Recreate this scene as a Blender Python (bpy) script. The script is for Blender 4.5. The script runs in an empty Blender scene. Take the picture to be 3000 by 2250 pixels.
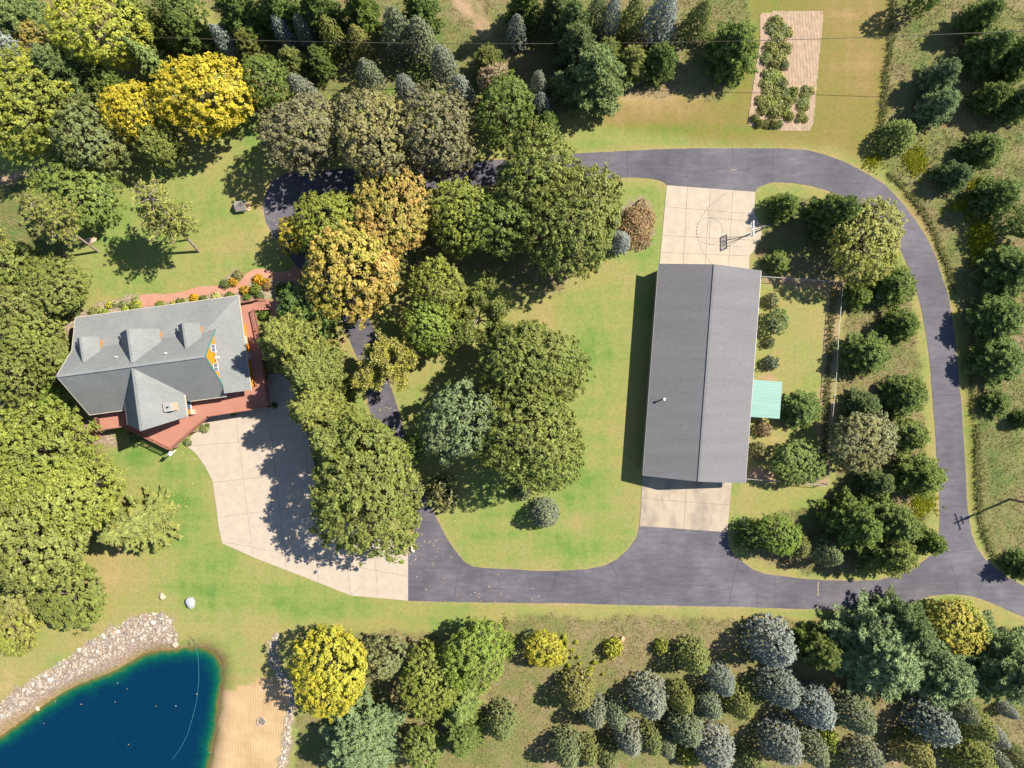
import bpy, bmesh, math, random
import numpy as np
from mathutils import Vector, Matrix
from mathutils.geometry import tessellate_polygon

# ------------------------------------------------------------------ camera, sky, sun, exposure
SC = bpy.context.scene
COL = SC.collection
R = math.radians
H = 98.0            # flying height of the camera above the yard
PPM = 21.3          # photograph pixels per metre at ground level
SUN_EL, SUN_AZ = R(48.0), R(23.5)   # elevation; azimuth from +X towards +Y

cam_d = bpy.data.cameras.new("camera")
cam = bpy.data.objects.new("camera", cam_d)
COL.objects.link(cam)
cam.location = (0, 0, H)
cam.rotation_euler = (0, 0, 0)
cam_d.sensor_width = 36.0
cam_d.lens = 18.0 / ((1500.0 / PPM) / H)
cam_d.clip_start = 0.5
cam_d.clip_end = 3000
SC.camera = cam

world = bpy.data.worlds.new("World")
SC.world = world
world.use_nodes = True
wn = world.node_tree.nodes
bg = wn["Background"]
sky = wn.new("ShaderNodeTexSky")
sky.sky_type = 'NISHITA'
sky.sun_disc = False
sky.sun_elevation = SUN_EL
sky.sun_rotation = R(90) - SUN_AZ
sky.air_density = 1.0
sky.dust_density = 0.3
sky.ozone_density = 1.6
world.node_tree.links.new(sky.outputs[0], bg.inputs[0])
bg.inputs[1].default_value = 0.085

sun_d = bpy.data.lights.new("sun", 'SUN')
sun_d.energy = 5.0
sun_d.angle = R(0.53)
sun_d.color = (1.0, 0.92, 0.79)
sun = bpy.data.objects.new("sun", sun_d)
COL.objects.link(sun)
sdir = Vector((math.cos(SUN_EL) * math.cos(SUN_AZ), math.cos(SUN_EL) * math.sin(SUN_AZ), math.sin(SUN_EL)))
sun.rotation_euler = sdir.to_track_quat('Z', 'Y').to_euler()
sun.location = sdir * 120

SC.view_settings.view_transform = 'Standard'
SC.view_settings.look = 'None'
SC.view_settings.exposure = 0.93
SC.view_settings.gamma = 1.0
SC.view_settings.use_curve_mapping = False

rng = np.random.default_rng(7)
random.seed(7)

# ------------------------------------------------------------------ coordinates
def rel(px, py, h=0.0):
    s = (H - h) / H / PPM
    return ((px - 1500.0) * s, (1125.0 - py) * s)

def inpoly(X, Y, poly):
    X = np.asarray(X, float); Y = np.asarray(Y, float)
    c = np.zeros(X.shape, bool)
    n = len(poly)
    for i in range(n):
        x1, y1 = poly[i]; x2, y2 = poly[(i + 1) % n]
        if y1 == y2:
            continue
        k = ((y1 > Y) != (y2 > Y)) & (X < (x2 - x1) * (Y - y1) / (y2 - y1) + x1)
        c ^= k
    return c

def wp(pts, h=0.0):
    return [rel(a, b, h) for a, b in pts]

def smooth(a, b, x):
    t = np.clip((x - a) / (b - a), 0, 1)
    return t * t * (3 - 2 * t)

def vnoise(X, Y, seed=0):
    """cheap smooth value noise, arrays"""
    r = np.random.default_rng(seed).random((64, 64))
    xi = np.floor(X).astype(int); yi = np.floor(Y).astype(int)
    fx = X - xi; fy = Y - yi
    fx = fx * fx * (3 - 2 * fx); fy = fy * fy * (3 - 2 * fy)
    g = lambda i, j: r[(xi + i) % 64, (yi + j) % 64]
    return (g(0, 0) * (1 - fx) + g(1, 0) * fx) * (1 - fy) + (g(0, 1) * (1 - fx) + g(1, 1) * fx) * fy

# ------------------------------------------------------------------ outlines read off the photograph (pixels)
POND = [(-120,2215),(0,2160),(47,2124),(101,2084),(145,2055),(181,2030),(224,2008),(282,1986),(318,1972),(354,1957),(387,1936),
        (409,1914),(452,1903),(506,1910),(524,1899),(564,1892),(593,1889),(622,1898),(647,1918),(656,1939),(656,1975),(647,2004),
        (642,2048),(636,2102),(629,2156),(622,2192),(611,2250),(600,2340),(-120,2340)]
RIPRAP = [(-60,2105),(0,2059),(47,2026),(108,1979),(181,1936),(253,1889),(325,1834),(409,1802),(466,1793),(485,1798),(506,1820),(517,1852),
          (514,1898),(506,1910),(452,1903),(409,1914),(387,1936),(354,1957),(318,1972),(282,1986),(224,2008),(181,2030),(145,2055),(101,2084),
          (47,2124),(0,2160),(-60,2190)]
SAND = [(600,2340),(611,2250),(622,2192),(629,2156),(636,2102),(642,2048),(650,2030),(687,2026),(750,1998),(779,1986),(804,1992),(825,2010),
        (845,2040),(848,2075),(838,2102),(830,2160),(815,2250),(805,2340)]
STONE_STRIP = [(804,1849),(815,1853),(812,1930),(830,1965),(858,1995),(868,2060),(868,2075),(858,2102),(852,2160),(836,2250),(828,2300),
               (800,2300),(815,2250),(830,2160),(838,2102),(846,2072),(842,2030),(815,1985),(788,1952),(785,1905)]
GARDEN = [(2226,41),(2235,33),(2409,30),(2414,45),(2400,180),(2384,364),(2372,384),(2283,384),(2194,371),(2189,359),(2210,215),(2226,116)]
ASPH_OUT = [(1196,1760),(1300,1763),(1500,1766),(1690,1768),(1900,1774),(2140,1777),(2250,1781),(2431,1786),(2575,1784),(2666,1764),(2731,1745),
        (2792,1740),(2847,1746),(2901,1764),(2955,1789),(3000,1807),(3120,1858),(3120,1770),(3000,1717),(2955,1693),(2919,1668),(2883,1635),
        (2861,1603),(2847,1567),(2841,1534),(2832,1462),(2829,1389),(2825,1317),(2821,1263),(2816,1172),(2809,1120),(2800,1013),(2789,930),
        (2778,868),(2762,818),(2744,760),(2720,705),(2684,648),(2648,600),(2612,561),(2594,542),(2547,513),(2481,477),(2405,450),(2358,439),
        (2286,435),(2151,434),(1970,436),(1862,441),(1739,447),(1600,457),(1437,470),(1112,488),(900,502),(858,506),(822,521),(803,540),(790,564),
        (781,590),(779,615),(786,655),(808,695),(840,734),(858,763),(877,790),(915,825),(970,875),(1003,940),(1025,998),(1046,1045),(1061,1085),
        (1072,1143),(1086,1212),(1097,1241),(1130,1330),(1180,1430),(1212,1500),(1216,1527),(1213,1559),(1217,1595),(1208,1616),(1196,1622)]
INNER_A = [(1953,542),(1952,539),(1937,530),(1905,523),(1862,520),(1818,520),(1600,528),(1462,539),(1256,553),(1100,562),(1000,588),(958,635),
        (942,695),(950,755),(990,815),(1040,868),(1054,886),(1075,919),(1090,955),(1101,984),(1120,1040),(1135,1100),(1151,1150),(1169,1205),
        (1180,1255),(1205,1340),(1245,1440),(1274,1509),(1303,1566),(1329,1606),(1361,1646),(1383,1659),(1419,1664),(1500,1667),(1572,1672),
        (1645,1672),(1717,1668),(1771,1657),(1807,1639),(1843,1606),(1865,1574),(1873,1541)]
INNER_B = [(2131,1559),(2135,1599),(2147,1624),(2169,1641),(2205,1668),(2241,1681),(2340,1694),(2413,1700),(2503,1702),(2575,1699),(2612,1689),
        (2666,1671),(2702,1646),(2735,1622),(2749,1600),(2753,1534),(2751,1425),(2744,1335),(2740,1263),(2734,1190),(2729,1129),(2724,1063),
        (2716,998),(2706,941),(2695,886),(2677,828),(2662,785),(2644,742),(2626,705),(2594,669),(2550,628),(2510,597),(2474,577),(2431,560),
        (2376,544),(2322,536),(2268,533),(2250,537),(2220,550),(2212,562)]
CONC = [(540,1300),(575,1330),(600,1365),(622,1407),(633,1480),(640,1540),(651,1592),(750,1636),(890,1690),(1028,1745),(1110,1752),(1196,1760),
        (1196,1622),(1130,1588),(1040,1545),(960,1450),(924,1378),(898,1259),(885,1200),(860,1120),(800,1085),(785,1090),(780,1150),(700,1190),(620,1215)]
COURT = [(1953,542.5),(2212,562),(2211,626),(2222,650),(2229,669),(2231,684),(2228,702),(2220,720),(2208,737),(2196,747),(2194,800),(1934,795),(1932,773)]
APRON_S = [(1882,1380),(2146,1395),(2144,1415),(2138,1480),(2131,1559),(1874,1541),(1878,1470)]
PATH = [(410,865),(452,860),(488,862),(535,856),(579,841),(633,837),(670,841),(694,837),(705,821),(721,803),(748,788),(776,788),(816,796),(841,791),
        (858,772),(880,795),(884,800),(872,812),(865,825),(866,855),(862,868),(837,886),(834,896),(812,905),(812,925),(796,930),(788,908),(784,882),(799,878),
        (802,868),(836,864),(843,841),(830,825),(803,816),(769,810),(748,813),(735,824),(721,840),(705,852),(687,860),(615,863),(542,872),
        (488,886),(452,897),(412,901)]
BEDS = [[(225,935),(215,925),(275,905),(300,890),(330,882),(375,878),(395,868),(412,865),(414,903),(452,899),(490,888),(545,874),(620,865),(700,860),(700,900),(460,960),(225,990)],
        [(655,835),(665,812),(685,797),(705,793),(718,802),(705,822),(694,838),(670,842)],
        [(722,842),(736,825),(750,814),(770,811),(803,817),(830,826),(842,842),(836,864),(802,868),(790,880),(700,890),(700,858)],
        [(1808,612),(1830,596),(1870,578),(1896,580),(1912,610),(1915,660),(1905,715),(1880,728),(1850,735),(1815,735),(1800,700),(1815,640)],
        [(200,925),(225,930),(220,990),(185,1075),(160,1120),(180,1040),(195,980)],
        [(215,1225),(262,1215),(300,1225),(330,1260),(345,1300),(320,1310),(270,1290),(225,1265),(200,1245)],
        [(2826,1790),(2840,1776),(2865,1776),(2882,1790),(2884,1815),(2870,1832),(2845,1835)]]
WHITEROCK = [[(1160,1557),(1176,1572),(1196,1596),(1206,1606),(1205,1620),(1180,1612),(1150,1596),(1132,1588),(1145,1575)]]
MEADOWS = [
    [(1480,1815),(1500,1806),(1700,1806),(1900,1808),(2250,1812),(2400,1816),(2480,1822),(2700,1815),(2800,1830),(2900,1835),(2960,1850),(3150,1880),(3150,2400),(1280,2400),(1330,2230),(1400,2120),(1440,2000),(1465,1920),(1470,1850)],
    [(2617,-100),(2614,60),(2605,140),(2590,290),(2579,383),(2570,440),(2600,500),(2650,545),(2700,610),(2740,690),(2775,775),(2800,860),(2825,950),(2838,1060),(2847,1160),(2853,1260),(2860,1380),(2864,1450),(2870,1520),(2888,1590),(2920,1640),(2960,1675),(3000,1700),(3200,1760),(3200,-100)],
    [(2250,585),(2330,575),(2420,590),(2500,640),(2590,710),(2625,760),(2655,840),(2680,940),(2695,1040),(2705,1150),(2712,1280),(2722,1400),(2722,1540),(2690,1610),(2600,1660),(2440,1680),(2330,1672),(2240,1650),(2190,1600),(2200,1540),(2300,1500),(2400,1480),(2440,1430),(2455,1200),(2470,1000),(2480,840),(2460,820),(2240,800),(2215,740)],
    [(560,-80),(600,20),(640,60),(700,150),(760,330),(800,400),(960,290),(1070,230),(1200,290),(1340,300),(1420,240),(1560,330),(1640,330),(1730,290),(1820,270),(1900,285),(2000,275),(2100,300),(2140,270),(2180,200),(2200,60),(2180,-80)],
    [(-80,-80),(560,-80),(520,100),(420,200),(260,180),(120,250),(0,450),(-80,470)],
    [(-80,480),(60,520),(140,480),(120,620),(180,700),(250,800),(215,880),(200,960),(170,1100),(190,1230),(300,1300),(340,1400),(320,1500),(240,1620),(260,1720),(90,1780),(100,1900),(-80,1900)],
    [(880,1852),(1280,1850),(1440,1830),(1470,1880),(1460,1960),(1410,2050),(1390,2150),(1300,2350),(860,2350),(870,2100),(900,2090)],
    [(1280,620),(1560,600),(1700,760),(1640,860),(1500,850),(1440,800),(1200,800),(1180,700)],
]
DIRT = [
    [(2232,806),(2468,824),(2452,845),(2330,838),(2236,826)],
    [(2430,830),(2456,835),(2446,1050),(2430,1300),(2420,1420),(2396,1420),(2404,1240),(2418,1000)],
    [(2185,1372),(2420,1396),(2422,1424),(2185,1404)],
    [(2206,1100),(2270,1098),(2290,1118),(2206,1116)],
    [(1310,-60),(1322,-60),(1385,40),(1440,112),(1430,116),(1375,50),(1325,0)],
    [(1352,-60),(1364,-60),(1405,20),(1440,80),(1430,84),(1395,25)],
    [(0,525),(150,490),(300,470),(300,480),(150,505),(0,540)],
    [(1000,985),(1022,1080),(1030,1110),(1022,1110),(1008,1050),(990,990)],
]

# ------------------------------------------------------------------ ground field on a fine grid
STEP = 0.36
GX = np.arange(-78, 78.01, STEP); GY = np.arange(-60, 60.01, STEP)
gx, gy = np.meshgrid(GX, GY)
wob = 0.55
wx = gx + wob * (vnoise(gx * 1.3, gy * 1.3, 1) - .5) * 2 + .3 * (vnoise(gx * 3.1, gy * 3.1, 3) - .5)
wy = gy + wob * (vnoise(gx * 1.3, gy * 1.3, 2) - .5) * 2 + .3 * (vnoise(gx * 3.1, gy * 3.1, 4) - .5)

def blur(a, n):
    for _ in range(n):
        p = np.pad(a, 1, mode='edge')
        a = (p[:-2, 1:-1] + p[2:, 1:-1] + p[1:-1, :-2] + p[1:-1, 2:] + 4 * p[1:-1, 1:-1]) / 8.0
    return a

def mask(polys, warp=True, n=1):
    m = np.zeros(gx.shape, bool)
    for p in polys:
        m |= inpoly(wx if warp else gx, wy if warp else gy, wp(p))
    return blur(m.astype(float), n)

m_meadow = mask(MEADOWS, n=2)
m_sand = np.maximum(mask([SAND], n=1), 0)
m_rip = mask([RIPRAP, STONE_STRIP], n=1)
m_bed = mask(BEDS, n=1)
m_wr = mask(WHITEROCK, False, n=1)
m_dirt = mask(DIRT, n=3)
m_pond = blur(inpoly(gx, gy, wp(POND, -0.9)).astype(float), 60)
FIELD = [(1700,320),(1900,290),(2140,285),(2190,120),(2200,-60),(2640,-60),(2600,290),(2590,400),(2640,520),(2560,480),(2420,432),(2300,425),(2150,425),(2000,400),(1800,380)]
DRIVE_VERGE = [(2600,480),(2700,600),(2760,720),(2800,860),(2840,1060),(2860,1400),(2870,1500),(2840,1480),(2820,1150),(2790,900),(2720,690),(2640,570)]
m_field_backlit = mask([FIELD, DRIVE_VERGE], n=10)  # area whose grass colour is darkened as if backlit
m_garden = mask([GARDEN], False, n=1)
WATER_Z = -0.9
zz = np.where(m_pond < .5, WATER_Z * np.clip((m_pond - .04) / .46, 0, 1) ** 1.3, WATER_Z - 3.2 * (m_pond - .5))
rise = 1.1 * smooth(0.5, 8.5, gy) * (1 - smooth(-35, -27, gx)) * smooth(-90, -62, gx)
zz = zz + rise + .03 * (vnoise(gx * .5, gy * .5, 9) - .5) * (m_meadow)
gz_arr = zz

def gz(x, y):
    fx = (np.asarray(x, float) - GX[0]) / STEP; fy = (np.asarray(y, float) - GY[0]) / STEP
    fx = np.clip(fx, 0, len(GX) - 1.001); fy = np.clip(fy, 0, len(GY) - 1.001)
    i = fx.astype(int); j = fy.astype(int); a = fx - i; b = fy - j
    return ((gz_arr[j, i] * (1 - a) + gz_arr[j, i + 1] * a) * (1 - b) + (gz_arr[j + 1, i] * (1 - a) + gz_arr[j + 1, i + 1] * a) * b)

def sample(arr, x, y):
    i = np.clip(((np.asarray(x) - GX[0]) / STEP).round().astype(int), 0, len(GX) - 1)
    j = np.clip(((np.asarray(y) - GY[0]) / STEP).round().astype(int), 0, len(GY) - 1)
    return arr[j, i]

def P(px, py, h=0.0):
    """pixel + height above local ground -> world point standing on that ground"""
    x, y = rel(px, py, h)
    g = float(gz(x, y))
    x, y = rel(px, py, h + g)
    return Vector((x, y, float(gz(x, y)) + h))

# ------------------------------------------------------------------ materials
def new_mat(name):
    m = bpy.data.materials.new(name); m.use_nodes = True
    nt = m.node_tree
    return m, nt, nt.nodes["Principled BSDF"]

def ramp(nt, fac, stops):
    r = nt.nodes.new("ShaderNodeValToRGB")
    el = r.color_ramp.elements
    while len(el) < len(stops):
        el.new(0.5)
    for e, (p, c) in zip(el, stops):
        e.position = p; e.color = (c[0], c[1], c[2], 1)
    nt.links.new(fac, r.inputs[0])
    return r.outputs[0]

def noise(nt, scale, detail=4, rough=.6, coord='Object', stretch=None):
    tc = nt.nodes.new("ShaderNodeTexCoord")
    v = tc.outputs[coord]
    if coord == 'World':
        v = None
    if stretch:
        mp = nt.nodes.new("ShaderNodeMapping")
        mp.inputs['Scale'].default_value = stretch
        if len(stretch) > 3:
            pass
        nt.links.new(v, mp.inputs[0]); v = mp.outputs[0]
    n = nt.nodes.new("ShaderNodeTexNoise")
    n.inputs['Scale'].default_value = scale
    n.inputs['Detail'].default_value = detail
    n.inputs['Roughness'].default_value = rough
    nt.links.new(v, n.inputs['Vector'])
    return n.outputs[0]

def mixc(nt, fac, a, b, mode='MIX'):
    m = nt.nodes.new("ShaderNodeMix"); m.data_type = 'RGBA'; m.blend_type = mode
    for sock, v in ((m.inputs[0], fac), (m.inputs[6], a), (m.inputs[7], b)):
        if hasattr(v, 'links'):
            nt.links.new(v, sock)
        else:
            sock.default_value = v if not isinstance(v, tuple) else (v[0], v[1], v[2], 1)
    return m.outputs[2]

def mth(nt, op, a, b=None, clamp=False):
    m = nt.nodes.new("ShaderNodeMath"); m.operation = op; m.use_clamp = clamp
    for i, v in enumerate((a, b)):
        if v is None: continue
        if hasattr(v, 'links'): nt.links.new(v, m.inputs[i])
        else: m.inputs[i].default_value = v
    return m.outputs[0]

def bump(nt, bs, h, dist=.02, strength=.6):
    b = nt.nodes.new("ShaderNodeBump")
    b.inputs['Distance'].default_value = dist
    b.inputs['Strength'].default_value = strength
    nt.links.new(h, b.inputs['Height'])
    nt.links.new(b.outputs[0], bs.inputs['Normal'])

def simple(name, c, c2=None, scale=3.0, rough=.7, bmp=0.0, metal=0.0, stretch=None, fine=None, spec=.3, detail=5):
    """two-tone weathered surface"""
    m, nt, bs = new_mat(name)
    c2 = c2 or tuple(x * .75 for x in c)
    n = noise(nt, scale, detail, .65, 'Object', stretch)
    col = ramp(nt, n, [(.32, c2), (.68, c)])
    if fine:
        n2 = noise(nt, fine, 2, .5, 'Object', stretch)
        col = mixc(nt, .5, col, ramp(nt, n2, [(.3, (.55, .55, .55)), (.7, (1.0, 1.0, 1.0))]), 'MULTIPLY')
    nt.links.new(col, bs.inputs['Base Color'])
    bs.inputs['Roughness'].default_value = rough
    bs.inputs['Metallic'].default_value = metal
    bs.inputs['Specular IOR Level'].default_value = spec
    if bmp:
        bump(nt, bs, n2 if fine else n, bmp)
    return m

def ground_material():
    m, nt, bs = new_mat("ground_cover")
    at = nt.nodes.new("ShaderNodeAttribute"); at.attribute_name = "zone"
    sp = nt.nodes.new("ShaderNodeSeparateColor"); nt.links.new(at.outputs['Color'], sp.inputs[0])
    at2 = nt.nodes.new("ShaderNodeAttribute"); at2.attribute_name = "zone2"
    sp2 = nt.nodes.new("ShaderNodeSeparateColor"); nt.links.new(at2.outputs['Color'], sp2.inputs[0])
    big = noise(nt, .075, 5, .6)
    mid = noise(nt, .35, 5, .65)
    fin = noise(nt, 2.2, 6, .75)
    mow = noise(nt, .5, 3, .5, 'Object', (.12, 1.4, 1))
    v = mth(nt, 'ADD', mth(nt, 'MULTIPLY', big, .55), mth(nt, 'ADD', mth(nt, 'MULTIPLY', mid, .35), mth(nt, 'MULTIPLY', mow, .22)))
    mow2 = noise(nt, .6, 3, .5, 'Object', (1.6, .10, 1))
    v = mth(nt, 'ADD', v, mth(nt, 'MULTIPLY', mth(nt, 'SUBTRACT', mow2, .5), .15))
    v = mth(nt, 'SUBTRACT', v, .055)
    v = mth(nt, 'ADD', v, mth(nt, 'MULTIPLY', sp2.outputs[1], .12))
    v = mth(nt, 'SUBTRACT', v, mth(nt, 'MULTIPLY', sp2.outputs[0], .13))
    lawn = ramp(nt, v, [(.30, (.098, .182, .038)), (.41, (.168, .216, .058)), (.51, (.222, .224, .074)), (.62, (.256, .222, .082)), (.76, (.33, .245, .12))])
    lawn = mixc(nt, .6, lawn, ramp(nt, fin, [(.3, (.62, .66, .6)), (.5, (1, 1, 1)), (.72, (1.25, 1.22, 1.2))]), 'MULTIPLY')
    mv = mth(nt, 'SUBTRACT', mth(nt, 'ADD', mth(nt, 'MULTIPLY', mid, .55), mth(nt, 'MULTIPLY', big, .45)), mth(nt, 'MULTIPLY', sp2.outputs[0], .10))
    mv = mth(nt, 'ADD', mv, mth(nt, 'MULTIPLY', sp2.outputs[1], .08))
    mead = ramp(nt, mv, [(.36, (.105, .150, .045)), (.48, (.172, .170, .066)), (.56, (.212, .175, .090)), (.68, (.27, .20, .125))])
    fin2 = noise(nt, 4.0, 5, .8)
    mead = mixc(nt, .8, mead, ramp(nt, fin2, [(.32, (.45, .48, .42)), (.5, (.95, .95, .95)), (.7, (1.25, 1.2, 1.15))]), 'MULTIPLY')
    gold_backlit = ramp(nt, v, [(.34, (.130, .165, .036)), (.48, (.178, .160, .044)), (.60, (.205, .160, .058)), (.74, (.27, .19, .09))])  # golden field grass, with the darkness of backlit blades put into the colour
    gold_backlit = mixc(nt, .6, gold_backlit, ramp(nt, fin, [(.3, (.68, .70, .66)), (.5, (1, 1, 1)), (.72, (1.2, 1.18, 1.15))]), 'MULTIPLY')
    lawn = mixc(nt, at.outputs['Alpha'], lawn, gold_backlit)
    col = mixc(nt, sp.outputs[0], lawn, mead)
    soil = ramp(nt, fin, [(.3, (.24, .155, .09)), (.7, (.42, .29, .19))])
    col = mixc(nt, mth(nt, 'MULTIPLY', sp.outputs[1], mth(nt, 'ADD', mth(nt, 'MULTIPLY', mid, 1.2), .5), True), col, soil)
    rake = nt.nodes.new("ShaderNodeTexWave"); rake.bands_direction = 'X'
    rake.inputs['Scale'].default_value = .9; rake.inputs['Distortion'].default_value = 3.0; rake.inputs['Detail'].default_value = 3
    tc = nt.nodes.new("ShaderNodeTexCoord"); nt.links.new(tc.outputs['Object'], rake.inputs[0])
    sand = ramp(nt, mth(nt, 'ADD', mth(nt, 'MULTIPLY', rake.outputs[1], .15), mth(nt, 'MULTIPLY', mid, .8)), [(.3, (.33, .22, .12)), (.7, (.48, .34, .20))])
    col = mixc(nt, sp.outputs[2], col, sand)
    gv = nt.nodes.new("ShaderNodeTexVoronoi"); gv.inputs['Scale'].default_value = 3.2
    nt.links.new(tc.outputs['Object'], gv.inputs['Vector'])
    peb = mixc(nt, .7, ramp(nt, fin2, [(.3, (.24, .19, .15)), (.7, (.46, .36, .28))]), ramp(nt, gv.outputs['Distance'], [(.1, (1.2, 1.18, 1.15)), (.6, (.45, .43, .42))]), 'MULTIPLY')
    col = mixc(nt, at2.outputs['Alpha'], col, peb)
    muck = ramp(nt, fin, [(.35, (.17, .115, .05)), (.65, (.33, .235, .115))])
    col = mixc(nt, sp2.outputs[2], col, muck)
    nt.links.new(col, bs.inputs['Base Color'])
    bs.inputs['Roughness'].default_value = .95
    bs.inputs['Specular IOR Level'].default_value = .08
    bump(nt, bs, fin2, .06, .8)
    return m

def leaf_mat(name, sheen=.25, transl=.28):
    m, nt, bs = new_mat(name)
    oi = nt.nodes.new("ShaderNodeObjectInfo")
    ta = nt.nodes.new("ShaderNodeAttribute"); ta.attribute_type = 'OBJECT'; ta.attribute_name = "tint"
    at = nt.nodes.new("ShaderNodeAttribute"); at.attribute_name = "rnd"
    sp = nt.nodes.new("ShaderNodeSeparateColor"); nt.links.new(at.outputs['Color'], sp.inputs[0])
    col = mixc(nt, sp.outputs[1], oi.outputs['Color'], ta.outputs['Color'])
    val = ramp(nt, sp.outputs[0], [(.0, (.55, .58, .6)), (.5, (.98, .98, .95)), (1.0, (1.5, 1.42, 1.25))])
    col = mixc(nt, 1.0, col, val, 'MULTIPLY')
    nt.links.new(col, bs.inputs['Base Color'])
    bs.inputs['Roughness'].default_value = .55
    bs.inputs['Specular IOR Level'].default_value = sheen
    tr = nt.nodes.new("ShaderNodeBsdfTranslucent"); nt.links.new(col, tr.inputs[0])
    mx = nt.nodes.new("ShaderNodeMixShader"); mx.inputs[0].default_value = transl
    nt.links.new(bs.outputs[0], mx.inputs[1]); nt.links.new(tr.outputs[0], mx.inputs[2])
    nt.links.new(mx.outputs[0], nt.nodes["Material Output"].inputs[0])
    return m

def asphalt_mat():
    m, nt, bs = new_mat("sealed_asphalt")
    a = noise(nt, .12, 6, .65); b = noise(nt, 1.2, 6, .75, 'Object', (.35, 1.5, 1)); c = noise(nt, 30, 2, .5)
    v = mth(nt, 'ADD', mth(nt, 'MULTIPLY', a, .6), mth(nt, 'MULTIPLY', b, .4))
    col = ramp(nt, v, [(.35, (.058, .055, .068)), (.5, (.094, .088, .106)), (.66, (.150, .140, .158))])
    col = mixc(nt, .35, col, ramp(nt, c, [(.3, (.7, .7, .7)), (.7, (1.2, 1.2, 1.2))]), 'MULTIPLY')
    nt.links.new(col, bs.inputs['Base Color'])
    bs.inputs['Roughness'].default_value = .75
    bs.inputs['Specular IOR Level'].default_value = .3
    bump(nt, bs, c, .008, .5)
    return m

def concrete_mat(name, base, stain, sscale=.16, spos=(.55, .72)):
    m, nt, bs = new_mat(name)
    a = noise(nt, sscale, 6, .62, 'Object', (1.0, .45, 1)); b = noise(nt, .9, 6, .6); c = noise(nt, 14, 3, .6)
    col = ramp(nt, b, [(.3, tuple(x * .90 for x in base)), (.7, tuple(x * 1.07 for x in base))])
    col = mixc(nt, mth(nt, 'MULTIPLY', ramp(nt, a, [(spos[0], (0, 0, 0)), (spos[1], (1, 1, 1))]), .75), col, stain)
    col = mixc(nt, .3, col, ramp(nt, c, [(.3, (.75, .75, .75)), (.7, (1.15, 1.15, 1.15))]), 'MULTIPLY')
    nt.links.new(col, bs.inputs['Base Color'])
    bs.inputs['Roughness'].default_value = .85
    bs.inputs['Specular IOR Level'].default_value = .25
    bump(nt, bs, c, .006, .4)
    return m

def course_mat(name, c1, c2, row, stagger_scale, axis_rot=0.0, dark=.72, rough=.85, bw=.45):
    """courses (shingles, pavers) as a fine brick pattern, z-up surfaces"""
    m, nt, bs = new_mat(name)
    tc = nt.nodes.new("ShaderNodeTexCoord")
    mp = nt.nodes.new("ShaderNodeMapping"); mp.inputs['Rotation'].default_value = (0, 0, axis_rot)
    nt.links.new(tc.outputs['Object'], mp.inputs[0])
    br = nt.nodes.new("ShaderNodeTexBrick")
    br.inputs['Scale'].default_value = 1.0
    br.inputs['Brick Width'].default_value = bw
    br.inputs['Row Height'].default_value = row
    br.inputs['Mortar Size'].default_value = row * .09
    br.inputs['Mortar Smooth'].default_value = .6
    br.inputs['Color1'].default_value = (*c1, 1); br.inputs['Color2'].default_value = (*c2, 1)
    br.inputs['Mortar'].default_value = (*[x * dark for x in c1], 1)
    nt.links.new(mp.outputs[0], br.inputs[0])
    a = noise(nt, stagger_scale, 5, .65); b = noise(nt, 6, 3, .6)
    col = mixc(nt, .75, br.outputs[0], ramp(nt, a, [(.3, (.78, .79, .8)), (.7, (1.12, 1.1, 1.08))]), 'MULTIPLY')
    col = mixc(nt, .5, col, ramp(nt, b, [(.3, (.8, .8, .8)), (.7, (1.15, 1.15, 1.15))]), 'MULTIPLY')
    nt.links.new(col, bs.inputs['Base Color'])
    bs.inputs['Roughness'].default_value = rough
    bs.inputs['Specular IOR Level'].default_value = .25
    return m

def water_mat():
    m, nt, bs = new_mat("pond_water")
    at = nt.nodes.new("ShaderNodeAttribute"); at.attribute_name = "depth"
    n = noise(nt, .5, 6, .7); n2 = noise(nt, 2.5, 5, .7)
    d = mth(nt, 'ADD', at.outputs['Fac'], mth(nt, 'MULTIPLY', mth(nt, 'SUBTRACT', n, .5), .55))
    col = ramp(nt, d, [(.03, (.12, .095, .03)), (.12, (.040, .095, .030)), (.28, (.002, .078, .045)), (.46, (.001, .040, .048)), (.64, (.0006, .021, .052))])
    col = mixc(nt, .4, col, ramp(nt, n2, [(.3, (.7, .7, .7)), (.7, (1.3, 1.3, 1.3))]), 'MULTIPLY')
    nt.links.new(col, bs.inputs['Base Color'])
    bs.inputs['Roughness'].default_value = .08
    bs.inputs['IOR'].default_value = 1.33
    bump(nt, bs, n2, .01, .15)
    return m

M = {}
M['ground'] = ground_material()
M['leaf'] = leaf_mat("broad_leaf", .3, .16)
M['needle'] = leaf_mat("conifer_needle", .15, .2)
M['bark'] = simple("bark", (.20, .155, .12), (.09, .07, .055), 5, .9, .02)
M['bark_pale'] = simple("pale_bark", (.36, .30, .25), (.20, .16, .13), 4, .9, .02)
M['asphalt'] = asphalt_mat()
M['crack'] = simple("asphalt_crack", (.075, .069, .078), (.045, .042, .048), 1.5, .8)
M['conc'] = concrete_mat("driveway_concrete", (.402, .340, .275), (.30, .262, .230), .10, (.56, .75))
M['conc_court'] = concrete_mat("court_concrete", (.400, .340, .265), (.29, .245, .195), .3, (.55, .8))
M['conc_stain'] = concrete_mat("stained_concrete", (.375, .312, .238), (.150, .130, .125), .22, (.49, .66))
M['joint'] = simple("joint_filler", (.20, .15, .11), (.12, .095, .07), 6, .95)
M['paint_dark'] = simple("dark_court_paint", (.10, .10, .11), (.14, .13, .13), 9, .8)
M['paver'] = course_mat("red_paver_path", (.46, .235, .170), (.40, .200, .145), .21, .6, R(70), .78)
M['shingle'] = course_mat("grey_green_shingle", (.222, .234, .232), (.200, .210, .210), .16, .25, R(7.6), .78)
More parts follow.
